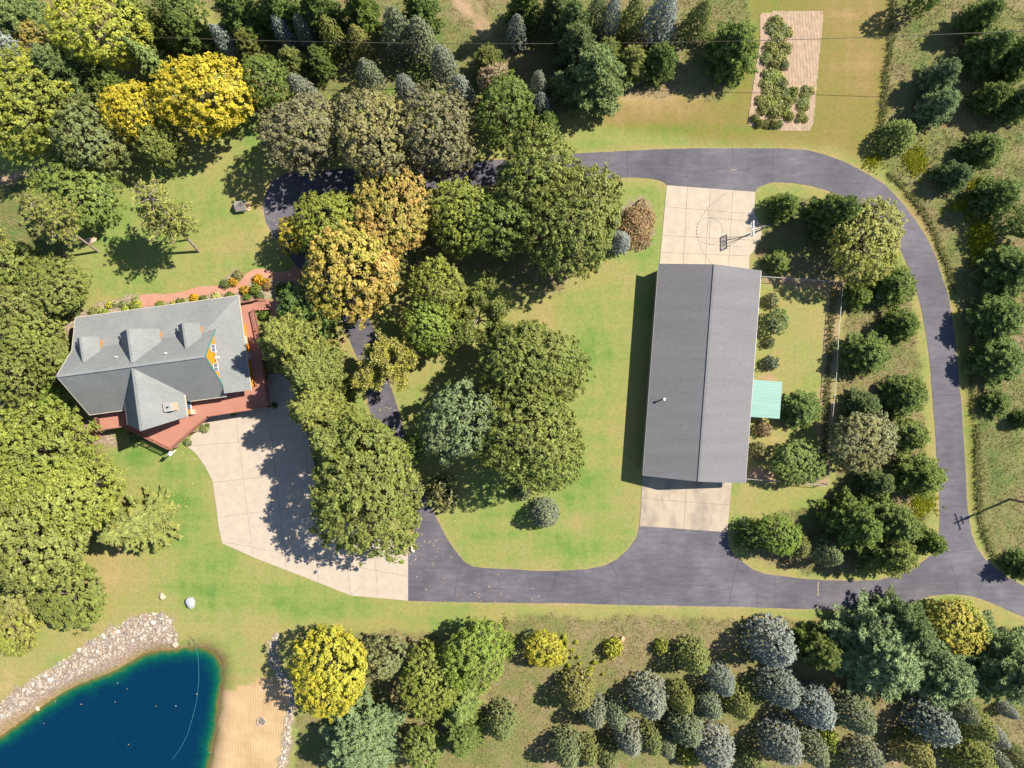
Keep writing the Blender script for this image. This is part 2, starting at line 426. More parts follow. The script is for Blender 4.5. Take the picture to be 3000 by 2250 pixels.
M['deck'] = simple("red_stained_decking", (.41, .190, .140), (.36, .162, .118), .8, .8, 0, 0, None, 20)
M['rail'] = simple("red_brown_rail", (.31, .14, .10), (.24, .105, .075), 3, .8)
M['log'] = simple("orange_stained_log", (.60, .235, .018), (.42, .14, .010), 2.2, .45, 0, 0, (.6, .6, 7), None, .4)
M['fascia'] = simple("cream_fascia", (.55, .50, .42), (.42, .37, .30), 3, .7)
M['trim_green'] = simple("green_trim", (.10, .27, .22), (.08, .21, .18), 3, .6)
M['glass'] = simple("window_glass", (.10, .15, .23), (.07, .11, .18), .6, .06, spec=.6)
M['white'] = simple("white_paint", (.72, .72, .72), (.60, .60, .60), 3, .5)
M['chimney'] = simple("chimney_block", (.55, .42, .30), (.40, .30, .22), 3, .85, .02)
M['pipe'] = simple("white_vent_pipe", (.75, .73, .68), (.6, .58, .52), 6, .5)
M['barn_wall'] = simple("grey_barn_siding", (.35, .34, .33), (.28, .27, .26), 1, .6)
M['barn_roof'] = simple("grey_metal_roofing", (.180, .177, .186), (.152, .150, .158), .22, .75, 0, .0, (.25, 2.2, 1), 7, .2)
M['green_metal'] = simple("pale_green_metal", (.155, .31, .265), (.125, .26, .22), .8, .5, 0, 0, (.3, 3, 1), None, .5)
M['steel'] = simple("galvanised_steel", (.50, .48, .46), (.36, .34, .32), 6, .4, 0, .3)
M['black'] = simple("black_metal", (.02, .02, .022), (.03, .03, .032), 6, .45)
M['stone'] = None
def clear_mat():
    m, nt, bs = new_mat("clear_acrylic")
    bs.inputs['Base Color'].default_value = (.55, .60, .62, 1); bs.inputs['Roughness'].default_value = .1
    tr = nt.nodes.new("ShaderNodeBsdfTransparent"); mx = nt.nodes.new("ShaderNodeMixShader"); mx.inputs[0].default_value = .25
    nt.links.new(tr.outputs[0], mx.inputs[1]); nt.links.new(bs.outputs[0], mx.inputs[2]); nt.links.new(mx.outputs[0], nt.nodes["Material Output"].inputs[0])
    return m
M['clear'] = clear_mat()
M['wood_post'] = simple("weathered_post", (.30, .22, .15), (.19, .14, .10), 3, .9, 0, 0, (3, 3, .4))
M['wood_grey'] = simple("grey_shake", (.30, .275, .25), (.21, .19, .17), 2, .9, 0, 0, (.4, 6, 1))
M['wood_pale'] = simple("pale_lumber", (.62, .44, .27), (.50, .34, .20), 2, .7)
M['tan_block'] = simple("retaining_block", (.40, .31, .24), (.26, .20, .155), 2.5, .9, .03)
M['wire'] = simple("weathered_cable", (.11, .095, .065), (.02, .018, .016), .12, .5)
M['soil'] = None

def tinted_mat(name, scale=2.5, rough=.85, bmp=.03):
    m, nt, bs = new_mat(name)
    oi = nt.nodes.new("ShaderNodeObjectInfo")
    n = noise(nt, scale, 5, .65)
    col = mixc(nt, 1.0, oi.outputs['Color'], ramp(nt, n, [(.3, (.6, .58, .56)), (.7, (1.15, 1.12, 1.1))]), 'MULTIPLY')
    nt.links.new(col, bs.inputs['Base Color'])
    bs.inputs['Roughness'].default_value = rough
    bs.inputs['Specular IOR Level'].default_value = .25
    bump(nt, bs, n, bmp)
    return m
M['stone'] = tinted_mat("field_stone")
M['cloth'] = tinted_mat("printed_cloth", 4, .8, .0)
M['soil'] = simple("pale_tilled_soil", (.41, .305, .212), (.31, .225, .155), 1.2, .95, .03, 0, None, 9)

def attr_mat(name, stops, transl=0.0, rough=.9):
    """colour picked per piece from the mesh attribute rnd"""
    m, nt, bs = new_mat(name)
    at = nt.nodes.new("ShaderNodeAttribute"); at.attribute_name = "rnd"
    sp = nt.nodes.new("ShaderNodeSeparateColor"); nt.links.new(at.outputs['Color'], sp.inputs[0])
    col = ramp(nt, sp.outputs[0], stops)
    nt.links.new(col, bs.inputs['Base Color'])
    bs.inputs['Roughness'].default_value = rough
    bs.inputs['Specular IOR Level'].default_value = .1
    return m, nt, bs, sp, col

M['tuft'], _nt, _bs, _sp, _c = attr_mat("meadow_grass", [(0, (.12, .16, .045)), (.4, (.20, .195, .07)), (.7, (.27, .215, .10)), (1, (.36, .28, .16))])
M['goldenrod'], _nt, _bs, _sp, _c = attr_mat("goldenrod", [(0, (.14, .18, .02)), (.5, (.27, .28, .02)), (1, (.40, .36, .03))])
M['gravel'], _nt, _bs, _sp, _c = attr_mat("rip_rap_rubble", [(0, (.15, .13, .115)), (.4, (.27, .235, .20)), (.75, (.40, .355, .30)), (1, (.55, .51, .45))])
M['litter'], _nt, _bs, _sp, _c = attr_mat("fallen_leaves", [(0, (.50, .30, .06)), (.5, (.55, .40, .16)), (1, (.62, .50, .32))])

# ------------------------------------------------------------------ objects
def tag(o, label=None, cat=None, group=None, kind=None):
    if label: o["label"] = label
    if cat: o["category"] = cat
    if group: o["group"] = group
    if kind: o["kind"] = kind
    return o

def link(name, me, mat=None, parent=None):
    o = bpy.data.objects.new(name, me); COL.objects.link(o)
    if mat is not None and me is not None and len(me.materials) == 0:
        me.materials.append(mat)
    if parent is not None: o.parent = parent
    return o

def empty(name, loc=(0, 0, 0), rz=0.0):
    o = bpy.data.objects.new(name, None); COL.objects.link(o)
    o.location = loc; o.rotation_euler = (0, 0, rz); o.empty_display_size = .3
    return o

def np_mesh(name, V, F, rnd=None, smooth_=False):
    """V (n,3), F (m,k) all same size"""
    V = np.asarray(V, np.float32); F = np.asarray(F, np.int32)
    me = bpy.data.meshes.new(name)
    me.vertices.add(len(V)); me.vertices.foreach_set("co", V.ravel())
    k = F.shape[1]
    me.loops.add(F.size); me.loops.foreach_set("vertex_index", F.ravel())
    me.polygons.add(len(F))
    me.polygons.foreach_set("loop_start", np.arange(0, F.size, k, dtype=np.int32))
    me.polygons.foreach_set("loop_total", np.full(len(F), k, np.int32))
    if smooth_:
        me.polygons.foreach_set("use_smooth", np.ones(len(F), bool))
    me.update(calc_edges=True)
    if rnd is not None:
        a = me.color_attributes.new("rnd", 'FLOAT_COLOR', 'POINT')
        c = np.ones((len(V), 4), np.float32); c[:, :rnd.shape[1]] = rnd
        a.data.foreach_set("color", c.ravel())
    return me

class MB:
    """collects boxes, bars, tubes and plates, then builds ONE mesh"""
    def __init__(s): s.v = []; s.f = []
    def add(s, vs, fs):
        b = len(s.v); s.v += [tuple(v) for v in vs]; s.f += [tuple(b + i for i in f) for f in fs]; return s
    def prism(s, bot, top):
        n = len(bot)
        return s.add(list(bot) + list(top), [tuple(range(n))[::-1], tuple(range(n, 2 * n))] + [(i, (i + 1) % n, n + (i + 1) % n, n + i) for i in range(n)])
    def box(s, x0, x1, y0, y1, z0, z1):
        q = [(x0, y0), (x1, y0), (x1, y1), (x0, y1)]
        return s.prism([(x, y, z0) for x, y in q], [(x, y, z1) for x, y in q])
    def bar(s, a, b, w, t=None):
        """square bar from a to b"""
        a = Vector(a); b = Vector(b); t = t or w; d = (b - a).normalized()
        up = Vector((0, 0, 1)) if abs(d.z) < .95 else Vector((1, 0, 0))
        sx = d.cross(up).normalized() * w / 2; sy = d.cross(sx).normalized() * t / 2
        q = [-sx - sy, sx - sy, sx + sy, -sx + sy]
        return s.prism([a + k for k in q], [b + k for k in q])
    def tube(s, pts, rad, n=6):
        pts = [Vector(p) for p in pts]
        if not isinstance(rad, (list, tuple)): rad = [rad] * len(pts)
        vs = []; fs = []
        for i, p in enumerate(pts):
            d = (pts[min(i + 1, len(pts) - 1)] - pts[max(i - 1, 0)]).normalized()
            u = d.orthogonal().normalized() if abs(d.z) > .99 else d.cross(Vector((0, 0, 1))).normalized()
            w = d.cross(u)
            for k in range(n):
                a = 2 * math.pi * k / n
                vs.append(p + (u * math.cos(a) + w * math.sin(a)) * rad[i])
        for i in range(len(pts) - 1):
            for k in range(n):
                fs.append((i * n + k, i * n + (k + 1) % n, (i + 1) * n + (k + 1) % n, (i + 1) * n + k))
        fs.append(tuple(range(n))[::-1]); fs.append(tuple((len(pts) - 1) * n + k for k in range(n)))
        return s.add(vs, fs)
    def plate(s, pts, t):
        """polygon (3-D) thickened downwards by t"""
        pts = [Vector(p) for p in pts]
        n = sum(((pts[i] - pts[0]).cross(pts[(i + 1) % len(pts)] - pts[0]) for i in range(len(pts))), Vector())
        if n.z < 0: pts = pts[::-1]
        return s.prism([p - Vector((0, 0, t)) for p in pts], pts)
    def build(s, name, mat, parent=None, bevel=0.0, smooth_=False):
        me = bpy.data.meshes.new(name)
        me.from_pydata([tuple(v) for v in s.v], [], s.f)
        me.update()
        bm = bmesh.new(); bm.from_mesh(me)
        bmesh.ops.recalc_face_normals(bm, faces=bm.faces)
        if bevel:
            bmesh.ops.bevel(bm, geom=[e for e in bm.edges if len(e.link_faces) == 2 and e.calc_face_angle() > .5], offset=bevel, segments=1, affect='EDGES', clamp_overlap=True)
        if smooth_:
            for f in bm.faces: f.smooth = True
        bm.to_mesh(me); bm.free()
        return link(name, me, mat, parent)

# ------------------------------------------------------------------ ground sheet
def build_ground():
    ext = np.array([1.0, 3, 8, 20, 60, 160, 420, 900])
    xs = np.concatenate([GX[0] - ext[::-1], GX, GX[-1] + ext]); ys = np.concatenate([GY[0] - ext[::-1], GY, GY[-1] + ext])
    X, Y = np.meshgrid(xs, ys); k = len(ext)
    pad = lambda a: np.pad(a, k, mode='edge')
    V = np.stack([X, Y, pad(zz)], -1).reshape(-1, 3)
    ny, nx = X.shape
    i = np.arange(nx * ny).reshape(ny, nx)
    F = np.stack([i[:-1, :-1], i[:-1, 1:], i[1:, 1:], i[1:, :-1]], -1).reshape(-1, 4)
    me = np_mesh("ground", V, F, smooth_=True)
    # zone: meadow, bare soil, sand, backlit golden tone; zone2: lush, dry, muck, stones
    gd = np.zeros(gx.shape)
    lush = np.zeros(gx.shape); dry = np.zeros(gx.shape)
    def spot(a, px, py, rpx, amp, ry=None):
        x, y = rel(px, py); r = rpx / PPM; q = (ry or rpx) / PPM
        a += amp * np.exp(-(((gx - x) / r) ** 2 + ((gy - y) / q) ** 2))
    for px, py, r_, a_, ry in [(1730,900,90,.75,170),(1660,1180,90,.75,200),(1640,1460,180,.7,90),(1680,1600,140,.5,60),(1905,740,40,.7,60),(1560,1350,120,.8,100),
                           (520,1450,90,1.2,170),(640,1720,110,1.0,70),(860,1770,180,.9,50),(480,680,170,.7,120),(1920,380,130,1.0,30),(560,1760,60,.8,40),(400,1340,60,1.0,40),
                           (700,640,100,.5,80),(350,850,200,.5,50),(690,1900,40,.9,60),(2330,1000,80,.5,120),(1890,560,40,1.0,20),(880,480,60,.6,40),(1150,1000,50,1.0,60),(1420,700,160,.5,80),(1250,150,120,1.0,120),(1180,260,120,1.0,60),(1000,230,80,.8,50),(2900,400,150,.4,250),(2930,1400,80,.8,150),(650,150,60,.6,60),(60,610,110,1.3,90),(40,700,80,1.0,60),(140,740,60,1.0,60),(740,400,60,.8,60)]:
        spot(lush, px, py, r_, a_, ry)
    for px, py, r_, a_, ry in [(1740,800,110,1.3,50),(1600,960,90,1.2,70),(1690,1540,50,.9,40),(1590,1480,40,.6,40),(2500,150,80,.55,260),(2330,440,160,.6,40),(1800,300,200,1.0,60),
                           (1950,320,120,.9,40),(300,1680,90,1.4,60),(190,1830,100,1.3,80),(60,1990,120,1.0,80),(1430,1800,60,1.1,30),(700,720,60,.8,40),(470,560,60,.6,40),(330,900,60,.8,30),
                           (1240,1545,26,1.6,40),(2350,930,90,.7,160),(2300,1060,60,.8,60),(900,1850,180,.7,30),(360,1640,60,.9,50),(2700,700,40,.9,60),(2450,60,80,.8,40),(1050,1640,40,.4,40)]:
        spot(dry, px, py, r_, a_, ry)
    road = inpoly(gx, gy, wp(ASPH_OUT)) & ~inpoly(gx, gy, wp(INNER_A + INNER_B))
    edge = np.clip(blur(road.astype(float), 2) * 1.6, 0, 1) * (.25 + .5 * vnoise(gx * .5, gy * .5, 15))
    muck = np.clip(1.5 - np.abs(zz - WATER_Z) / (.15 + .55 * vnoise(gx * .45, gy * .45, 55)), 0, 1) * (m_pond > .1)
    c1 = np.zeros((*gx.shape, 4)); c2 = np.zeros((*gx.shape, 4))
    c1[..., 0] = m_meadow; c1[..., 1] = np.clip(np.maximum(m_dirt, edge), 0, 1); c1[..., 2] = m_sand; c1[..., 3] = m_field_backlit
    c2[..., 0] = np.clip(lush, 0, 1.3); c2[..., 1] = np.clip(dry, 0, 1.4); c2[..., 2] = muck * .9
    c2[..., 3] = np.clip(np.maximum(np.maximum(m_rip, m_bed * .9), m_wr), 0, 1)
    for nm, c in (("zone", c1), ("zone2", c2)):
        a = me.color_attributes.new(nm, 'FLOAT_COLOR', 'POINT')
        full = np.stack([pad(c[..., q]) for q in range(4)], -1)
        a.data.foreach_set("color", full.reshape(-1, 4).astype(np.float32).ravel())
    tag(link("ground", me, M['ground']), kind="structure")

build_ground()

def drape_bm(outer, holes=()):
    loops = [[Vector((x, y, 0)) for x, y in outer]] + [[Vector((x, y, 0)) for x, y in h] for h in holes]
    tris = tessellate_polygon(loops)
    pts = [p for l in loops for p in l]
    bm = bmesh.new()
    vs = [bm.verts.new(p) for p in pts]
    for t in tris:
        try: bm.faces.new([vs[i] for i in t])
        except ValueError: pass
    bmesh.ops.dissolve_degenerate(bm, dist=1e-4, edges=bm.edges)
    return bm

def cut_slope(bm):
    xs = [v.co.x for v in bm.verts]; ys = [v.co.y for v in bm.verts]
    for ax, lo, hi in ((0, -36, -26), (1, 0, 10)):
        a, b = (min(xs), max(xs)) if ax == 0 else (min(ys), max(ys))
        q = lo
        while q <= hi:
            if a < q < b and min(xs) < -26 and max(ys) > 0:
                n = Vector((1, 0, 0)) if ax == 0 else Vector((0, 1, 0))
                bmesh.ops.bisect_plane(bm, geom=bm.verts[:] + bm.edges[:] + bm.faces[:], plane_co=n * q, plane_no=n)
            q += .6
    if min(xs) < -37:
        q = min(xs) + 1
        while q < -36:
            bmesh.ops.bisect_plane(bm, geom=bm.verts[:] + bm.edges[:] + bm.faces[:], plane_co=Vector((q, 0, 0)), plane_no=Vector((1, 0, 0)))
            q += 2

def wobble(poly, amt, step=1.6, seed=1):
    """subdivide an outline and roughen it a little"""
    out = []; r = random.Random(seed)
    n = len(poly)
    for i in range(n):
        a = Vector(poly[i]); b = Vector(poly[(i + 1) % n]); L = (b - a).length
        k = max(1, int(L / step))
        for j in range(k):
            p = a.lerp(b, j / k)
            if amt and (j or amt > .05):
                p += Vector((r.uniform(-amt, amt), r.uniform(-amt, amt)))
            out.append((p.x, p.y))
    return out

def sheet(name, outer, mat, off, holes=(), kind="structure", parent=None, thick=0.0):
    bm = drape_bm(outer, holes)
    cut_slope(bm)
    co = np.array([v.co[:] for v in bm.verts])
    z = gz(co[:, 0], co[:, 1]) + off
    for v, q in zip(bm.verts, z): v.co.z = q
    bmesh.ops.recalc_face_normals(bm, faces=bm.faces)
    for f in bm.faces:
        if f.normal.z < 0: f.normal_flip()
    me = bpy.data.meshes.new(name); bm.to_mesh(me); bm.free()
    o = link(name, me, mat, parent)
    if kind: tag(o, kind=kind)
    return o

ASPH = wobble(wp(ASPH_OUT), .035, 1.1, 3)
HOLE = wobble(wp(INNER_A + INNER_B), .035, 1.1, 4)
asphalt = sheet("asphalt_driveway", ASPH, M['asphalt'], .03, [HOLE])

def strip(pts_px, w, z_off, name, mat, parent, taper=True, jitter=.06, seed=0):
    r = random.Random(seed)
    P2 = [Vector(rel(a, b)) for a, b in pts_px]
    dense = []
    for a, b in zip(P2[:-1], P2[1:]):
        k = max(2, int((b - a).length / .35))
        for j in range(k): dense.append(a.lerp(b, j / k) + Vector((r.uniform(-jitter, jitter), r.uniform(-jitter, jitter))))
    dense.append(P2[-1])
    vs = []; fs = []
    for i, p in enumerate(dense):
        d = (dense[min(i + 1, len(dense) - 1)] - dense[max(i - 1, 0)]).normalized()
        n = Vector((-d.y, d.x)) * w / 2 * (r.uniform(.6, 1.3) if taper else 1)
        for q in (p - n, p + n): vs.append((q.x, q.y, float(gz(q.x, q.y)) + z_off))
    for i in range(len(dense) - 1):
        fs.append((2 * i, 2 * i + 2, 2 * i + 3, 2 * i + 1))
    me = bpy.data.meshes.new(name); me.from_pydata(vs, [], fs); me.update()
    return link(name, me, mat, parent)

CRACKS = [[(1838,441),(1838,520)],[(1964,437),(1955,470),(1948,524)],[(2146,434),(2147,470),(2146,497)],[(2146,497),(2180,500),(2210,488),(2260,478)],[(2150,510),(2144,535),(2126,556)],
          [(2264,438),(2263,533)],[(2548,514),(2530,550),(2510,580)],[(2632,645),(2640,640),(2660,625)],[(2695,880),(2740,870),(2776,856)],[(2706,928),(2740,929),(2788,925)],
          [(2733,1160),(2770,1157),(2815,1158)],[(2751,1425),(2790,1427),(2828,1421)],[(2752,1482),(2832,1484)],[(2780,1618),(2810,1612),(2856,1608)],[(2782,1655),(2820,1655),(2850,1662)],
          [(2782,1650),(2800,1690),(2803,1735)],[(2909,1665),(2880,1690),(2862,1745)],[(2592,1698),(2600,1735),(2595,1783)],[(2520,1702),(2525,1786)],[(2270,1690),(2270,1781)],
          [(2163,1640),(2150,1690),(2135,1775)],[(2228,1690),(2219,1735),(2217,1778)],[(1790,1650),(1806,1685),(1812,1772)],[(1812,1726),(1860,1722),(1910,1710),(1980,1711),(2060,1716),(2140,1729)],
          [(1690,1672),(1693,1768)],[(1626,1680),(1627,1740)],[(1625,1700),(1615,1730),(1560,1729)],[(1355,1650),(1340,1690),(1330,1750)],[(1410,1680),(1412,1722),(1495,1728)],
          [(1215,1622),(1260,1645),(1300,1642),(1340,1625)]]
for i, c in enumerate(CRACKS):
    strip(c, .055, .036, "crack", M['crack'], asphalt, seed=i)

strip([(2398,1703),(2397,1722),(2397,1745)], .14, .037, "sand_streak", M['soil'], asphalt, seed=77)
strip([(2388,1778),(2410,1780),(2425,1782)], .16, .037, "sand_streak", M['soil'], asphalt, seed=78)
strip([(2144,496),(2160,497)], .12, .037, "sand_streak", M['soil'], asphalt, seed=79)

# ------------------------------------------------------------------ concrete slabs, each its own piece
def split_poly(polys, a, b):
    out = []
    a = Vector(a); b = Vector(b); n = Vector((-(b - a).y, (b - a).x)).normalized()
    for p in polys:
        for sgn in (1, -1):
            q = []
            for i in range(len(p)):
                c = Vector(p[i]); d = Vector(p[(i + 1) % len(p)])
                dc = (c - a).dot(n) * sgn; dd = (d - a).dot(n) * sgn
                if dc >= 0: q.append(tuple(c))
                if dc * dd < 0: q.append(tuple(c.lerp(d, dc / (dc - dd))))
            if len(q) >= 3:
                ar = abs(sum(q[i][0] * q[(i + 1) % len(q)][1] - q[(i + 1) % len(q)][0] * q[i][1] for i in range(len(q)))) / 2
                if ar > .3: out.append(q)
    return out

def slabs(name, poly_px, joints, mat, top=.05, gap=.035):
    base = sheet(name, wp(poly_px), M['joint'], .022)
    polys = [wp(poly_px)]
    for a, b in joints:
        polys = split_poly(polys, rel(*a), rel(*b))
    for p in polys:
        bm = bmesh.new()
        f = bm.faces.new([bm.verts.new((x, y, top)) for x, y in p])
        bmesh.ops.recalc_face_normals(bm, faces=bm.faces)
        if f.normal.z < 0: f.normal_flip()
        res = bmesh.ops.inset_region(bm, faces=[f], thickness=gap / 2, depth=0, use_boundary=True, use_even_offset=True)
        bmesh.ops.delete(bm, geom=res['faces'], context='FACES')
        bmesh.ops.triangulate(bm, faces=bm.faces[:])
        ex = bmesh.ops.extrude_face_region(bm, geom=bm.faces[:])
        for v in ex['geom']:
            if isinstance(v, bmesh.types.BMVert): v.co.z -= .045
        bmesh.ops.recalc_face_normals(bm, faces=bm.faces)
        me = bpy.data.meshes.new("slab"); bm.to_mesh(me); bm.free()
        link("slab", me, mat, base)
    return base

slabs("concrete_driveway", CONC, [((627,1413),(750,1400)),((647,1514),(920,1480)),((705,1338),(734,1570)),((793,1260),(838,1660)),((893,1300),(934,1704)),
      ((985,1400),(1028,1745)),((1085,1480),(1108,1752)),((640,1300),(900,1280)),((829,1620),(1102,1671))], M['conc'])
slabs("concrete_court", COURT, [((2014,550),(2002,752)),((2081,550),(2066,763)),((2147,560),(2135,765)),((1950,606),(2210,628)),((1940,690),(2225,705)),((1940,740),(2196,750))], M['conc_court'])
slabs("concrete_apron", APRON_S, [((2010,1438),(2003,1548)),((1880,1460),(2139,1480))], M['conc_stain'])

def court_lines():
    segs = []
    def dash(pts, on=.30, off=.17):
        """pts: dense world polyline"""
        L = 0.0; cur = []
        for a, b in zip(pts[:-1], pts[1:]):
            if (L % (on + off)) < on: segs.append((a, b))
            L += (Vector(b) - Vector(a)).length
    def dense(px):
        w = [Vector(rel(*p)) for p in px]; out = []
        for a, b in zip(w[:-1], w[1:]):
            k = max(2, int((b - a).length / .04))
            out += [tuple(a.lerp(b, j / k)) for j in range(k)]
        return out + [tuple(w[-1])]
    def curve(fn, t0, t1, n=160): return dense([fn(t0 + (t1 - t0) * i / n) for i in range(n + 1)])
    dash(curve(lambda t: (2078 + 39 * math.cos(t), 677 + 39 * math.sin(t)), 0, 2 * math.pi))
    dash(curve(lambda t: (2041 + 78 * (abs(t) ** 1.9) - 8 * t - (0 if t < 0 else 20 * t * t), 672 + 106 * t), -1.0, .95))
    dash(dense([(2080, 638), (2176, 646)])); dash(dense([(2076, 716), (2171, 724)])); dash(dense([(2081, 638), (2077, 716)]))
    mb = MB()
    for a, b in segs:
        a = Vector(a); b = Vector(b); d = (b - a).normalized(); n = Vector((-d.y, d.x)) * .032
        q = [a - n, b - n, b + n, a + n]
        mb.add([(k.x, k.y, .054) for k in q], [(0, 1, 2, 3)])
    tag(mb.build("court_line", M['paint_dark'], bpy.data.objects["concrete_court"]), kind="stuff")
court_lines()

sheet("brick_path", wobble(wp(PATH, 1.0), .02, .8, 5), M['paver'], .035)

# ------------------------------------------------------------------ pond water
def build_water():
    # polygon slightly larger than the shoreline so that it meets the banks
    poly = wp(POND, -0.9)
    c = Vector((sum(p[0] for p in poly) / len(poly), sum(p[1] for p in poly) / len(poly)))
    xs = np.arange(-80, -38, .45); ys = np.arange(-62, -33, .45)
    X, Y = np.meshgrid(xs, ys)
    dep = WATER_Z - gz(X, Y)
    ok = dep > -.35
    ny, nx = X.shape; i = np.arange(nx * ny).reshape(ny, nx)
    F = np.stack([i[:-1, :-1], i[:-1, 1:], i[1:, 1:], i[1:, :-1]], -1).reshape(-1, 4)
    keep = ok.ravel()[F].all(1)
    V = np.stack([X, Y, np.full(X.shape, WATER_Z)], -1).reshape(-1, 3)
    me = np_mesh("water", V, F[keep])
    a = me.attributes.new("depth", 'FLOAT', 'POINT')
    a.data.foreach_set("value", np.clip(dep.ravel() / 2.2, 0, 1).astype(np.float32))
    tag(link("water", me, water_mat()), kind="structure")
build_water()

# ------------------------------------------------------------------ house
def HW(u, v, h):
    """house axes (pixels along the ridge / across it, already at ground scale) -> world"""
    x = .991 * u + .134 * v; y = -.134 * u + .991 * v
    return Vector((x / PPM, -y / PPM, h))

def build_house():
    hs = empty("house", HW(-960, -180, 0))
    tag(hs, "log house with grey shingled gable roof, three dormers and a prow-fronted wing", "house")
    off = -Vector(hs.location)
    def part(mb, name, mat, parent=hs, bevel=0.0):
        mb.v = [tuple(Vector(v) + off) for v in mb.v]
        return mb.build(name, mat, parent, bevel)
    RZ = 9.99; KV, KH = -252, 6.22; SV, SH = -73.5, 4.27; RV = -181
    W, E = -1184.5, -791.5
    T = .16
    # main roof slopes
    r1 = part(MB().plate([HW(W, RV, RZ), HW(E, RV, RZ), HW(E, -259, 5.85), HW(-800, -259, 5.85), HW(W, KV, KH)], T), "roof_slope", M['shingle'])
    part(MB().plate([HW(W, RV + .4, RZ), HW(E, RV + .4, RZ), HW(E, -98, 5.58), HW(-799, SV, SH), HW(W, SV, SH)], T), "roof_slope", M['shingle'])
    # lower porch roofs wrapping north and east
    part(MB().plate([HW(W, -347, 4.5), HW(-726, -347, 4.5), HW(-821, KV, KH), HW(W, KV, KH - .002)], T), "porch_roof", M['shingle'])
    part(MB().plate([HW(-726, -346.6, 4.5), HW(-726, -80.6, 4.5), HW(-791, -80.6, 5.67), HW(-791, -101, 5.67), HW(-821, -112, 6.21), HW(-821, KV, KH)], T), "porch_roof", M['shingle'])
    # ridge caps
    part(MB().bar(HW(W, RV, RZ + .02), HW(E, RV, RZ + .02), .34, .06), "ridge_cap", M['shingle'])
    # wing roof
    wu = -985.2
    ridge_n = HW(wu, -175, 9.8); tip = HW(wu, -8.5, 9.8)
    we = HW(wu - 82.3, -31, 5.5); ee = HW(wu + 82.3, -31, 5.5)
    part(MB().plate([ridge_n, tip, we, HW(wu - 82.3, -96, 5.5)], T), "wing_roof_slope", M['shingle'])
    part(MB().plate([ridge_n, tip + Vector((.004, 0, .0)), ee, HW(wu + 82.3, -96, 5.5)], T), "wing_roof_slope", M['shingle'])
    part(MB().bar(ridge_n + Vector((0, 0, .02)), tip + Vector((0, 0, .02)), .34, .06), "ridge_cap", M['shingle'])
    # fascia boards along eaves and rakes
    def fas(a, b, mat='fascia'):
        part(MB().bar(Vector(a) - Vector((0, 0, .13)), Vector(b) - Vector((0, 0, .13)), .07, .24), "fascia", M[mat])
    fas(HW(W, -348, 4.5), HW(-725, -348, 4.5)); fas(HW(-724.6, -348, 4.5), HW(-724.6, -80, 4.5))
    fas(HW(W, SV + 1, SH), HW(wu - 84, SV + 1, SH)); fas(HW(wu + 84, SV + 1, SH), HW(-798, SV + 1, SH))
    fas(HW(wu - 83.5, -92, 5.5), HW(wu - 83.5, -31, 5.5)); fas(HW(wu + 83.5, -92, 5.5), HW(wu + 83.5, -31, 5.5))
    fas(HW(E + 1, RV, RZ), HW(E + 1, -259, 5.85), 'trim_green'); fas(HW(E + 1, RV, RZ), HW(E + 1, -98, 5.58), 'trim_green')
    fas(HW(W - 1, RV, RZ), HW(W - 1, SV, SH)); fas(HW(W - 1, RV, RZ), HW(W - 1, KV, KH)); fas(HW(W - 1, KV, KH), HW(W - 1, -347, 4.5))
    # walls
    def wall(u0, u1, v0, v1, z0, z1, name="wall", mat='log'):
        q = [(u0, v0), (u1, v0), (u1, v1), (u0, v1)]
        return part(MB().prism([HW(a, b, z0) for a, b in q], [HW(a, b, z1) for a, b in q]), name, M[mat])
    wall(-1174, -736, -272, -90, -.2, 4.25)
    # log courses on the visible east wall: each log a rounded bar standing proud
    for i in range(9):
        z = 2.25 + i * .235
        part(MB().tube([HW(-734.5, -271, z), HW(-734.5, -91, z)], .125, 6), "log", M['log'])
    def gable(u, pts, t=.2):
        a = [HW(u, v, h) for v, h in pts]; b = [HW(u - t * PPM, v, h) for v, h in pts]
        return part(MB().prism(a, b), "gable_wall", M['log'])
    g = gable(-798, [(-181, 9.72), (-256, 5.75), (-256, 4.0), (-100, 4.0), (-100, 5.4)])
    for i in range(14):
        z = 6.0 + i * .235
        k = (9.6 - z) / 1.123 * PPM
        if k < 4: break
        part(MB().tube([HW(-797, -181 - k, z), HW(-797, -181 + k, z)], .12, 6), "log", M['log'])
    gable(-1176 + 4.2, [(-181, 9.6), (-256, 5.7), (-256, 4.0), (-85, 4.0), (-85, 4.6)])
    # gable windows (frame, two panes) and antler mount
    for vc in (-206, -153):
        wd = empty("window", (0, 0, 0)); wd.parent = hs
        dz = 0
        fr = MB(); z0, z1 = 6.15, 7.5; hw = 10
        for a, b in (((vc - hw, z0), (vc + hw, z0)), ((vc - hw, z1), (vc + hw, z1)), ((vc - hw, z0), (vc - hw, z1)), ((vc + hw, z0), (vc + hw, z1)), ((vc, z0), (vc, z1))):
            fr.bar(HW(-793.5, *a), HW(-793.5, *b), .06)
        part(fr, "frame", M['white'], wd)
        for s in (-1, 1):
            part(MB().prism([HW(-794.5, vc + s * .5, z0), HW(-794.5, vc + s * hw, z0), HW(-794.5, vc + s * hw, z1), HW(-794.5, vc + s * .5, z1)],
                            [HW(-796, vc + s * .5, z0), HW(-796, vc + s * hw, z0), HW(-796, vc + s * hw, z1), HW(-796, vc + s * .5, z1)]), "pane", M['glass'], wd)
    an = MB()
    c0 = (-180, 6.9)
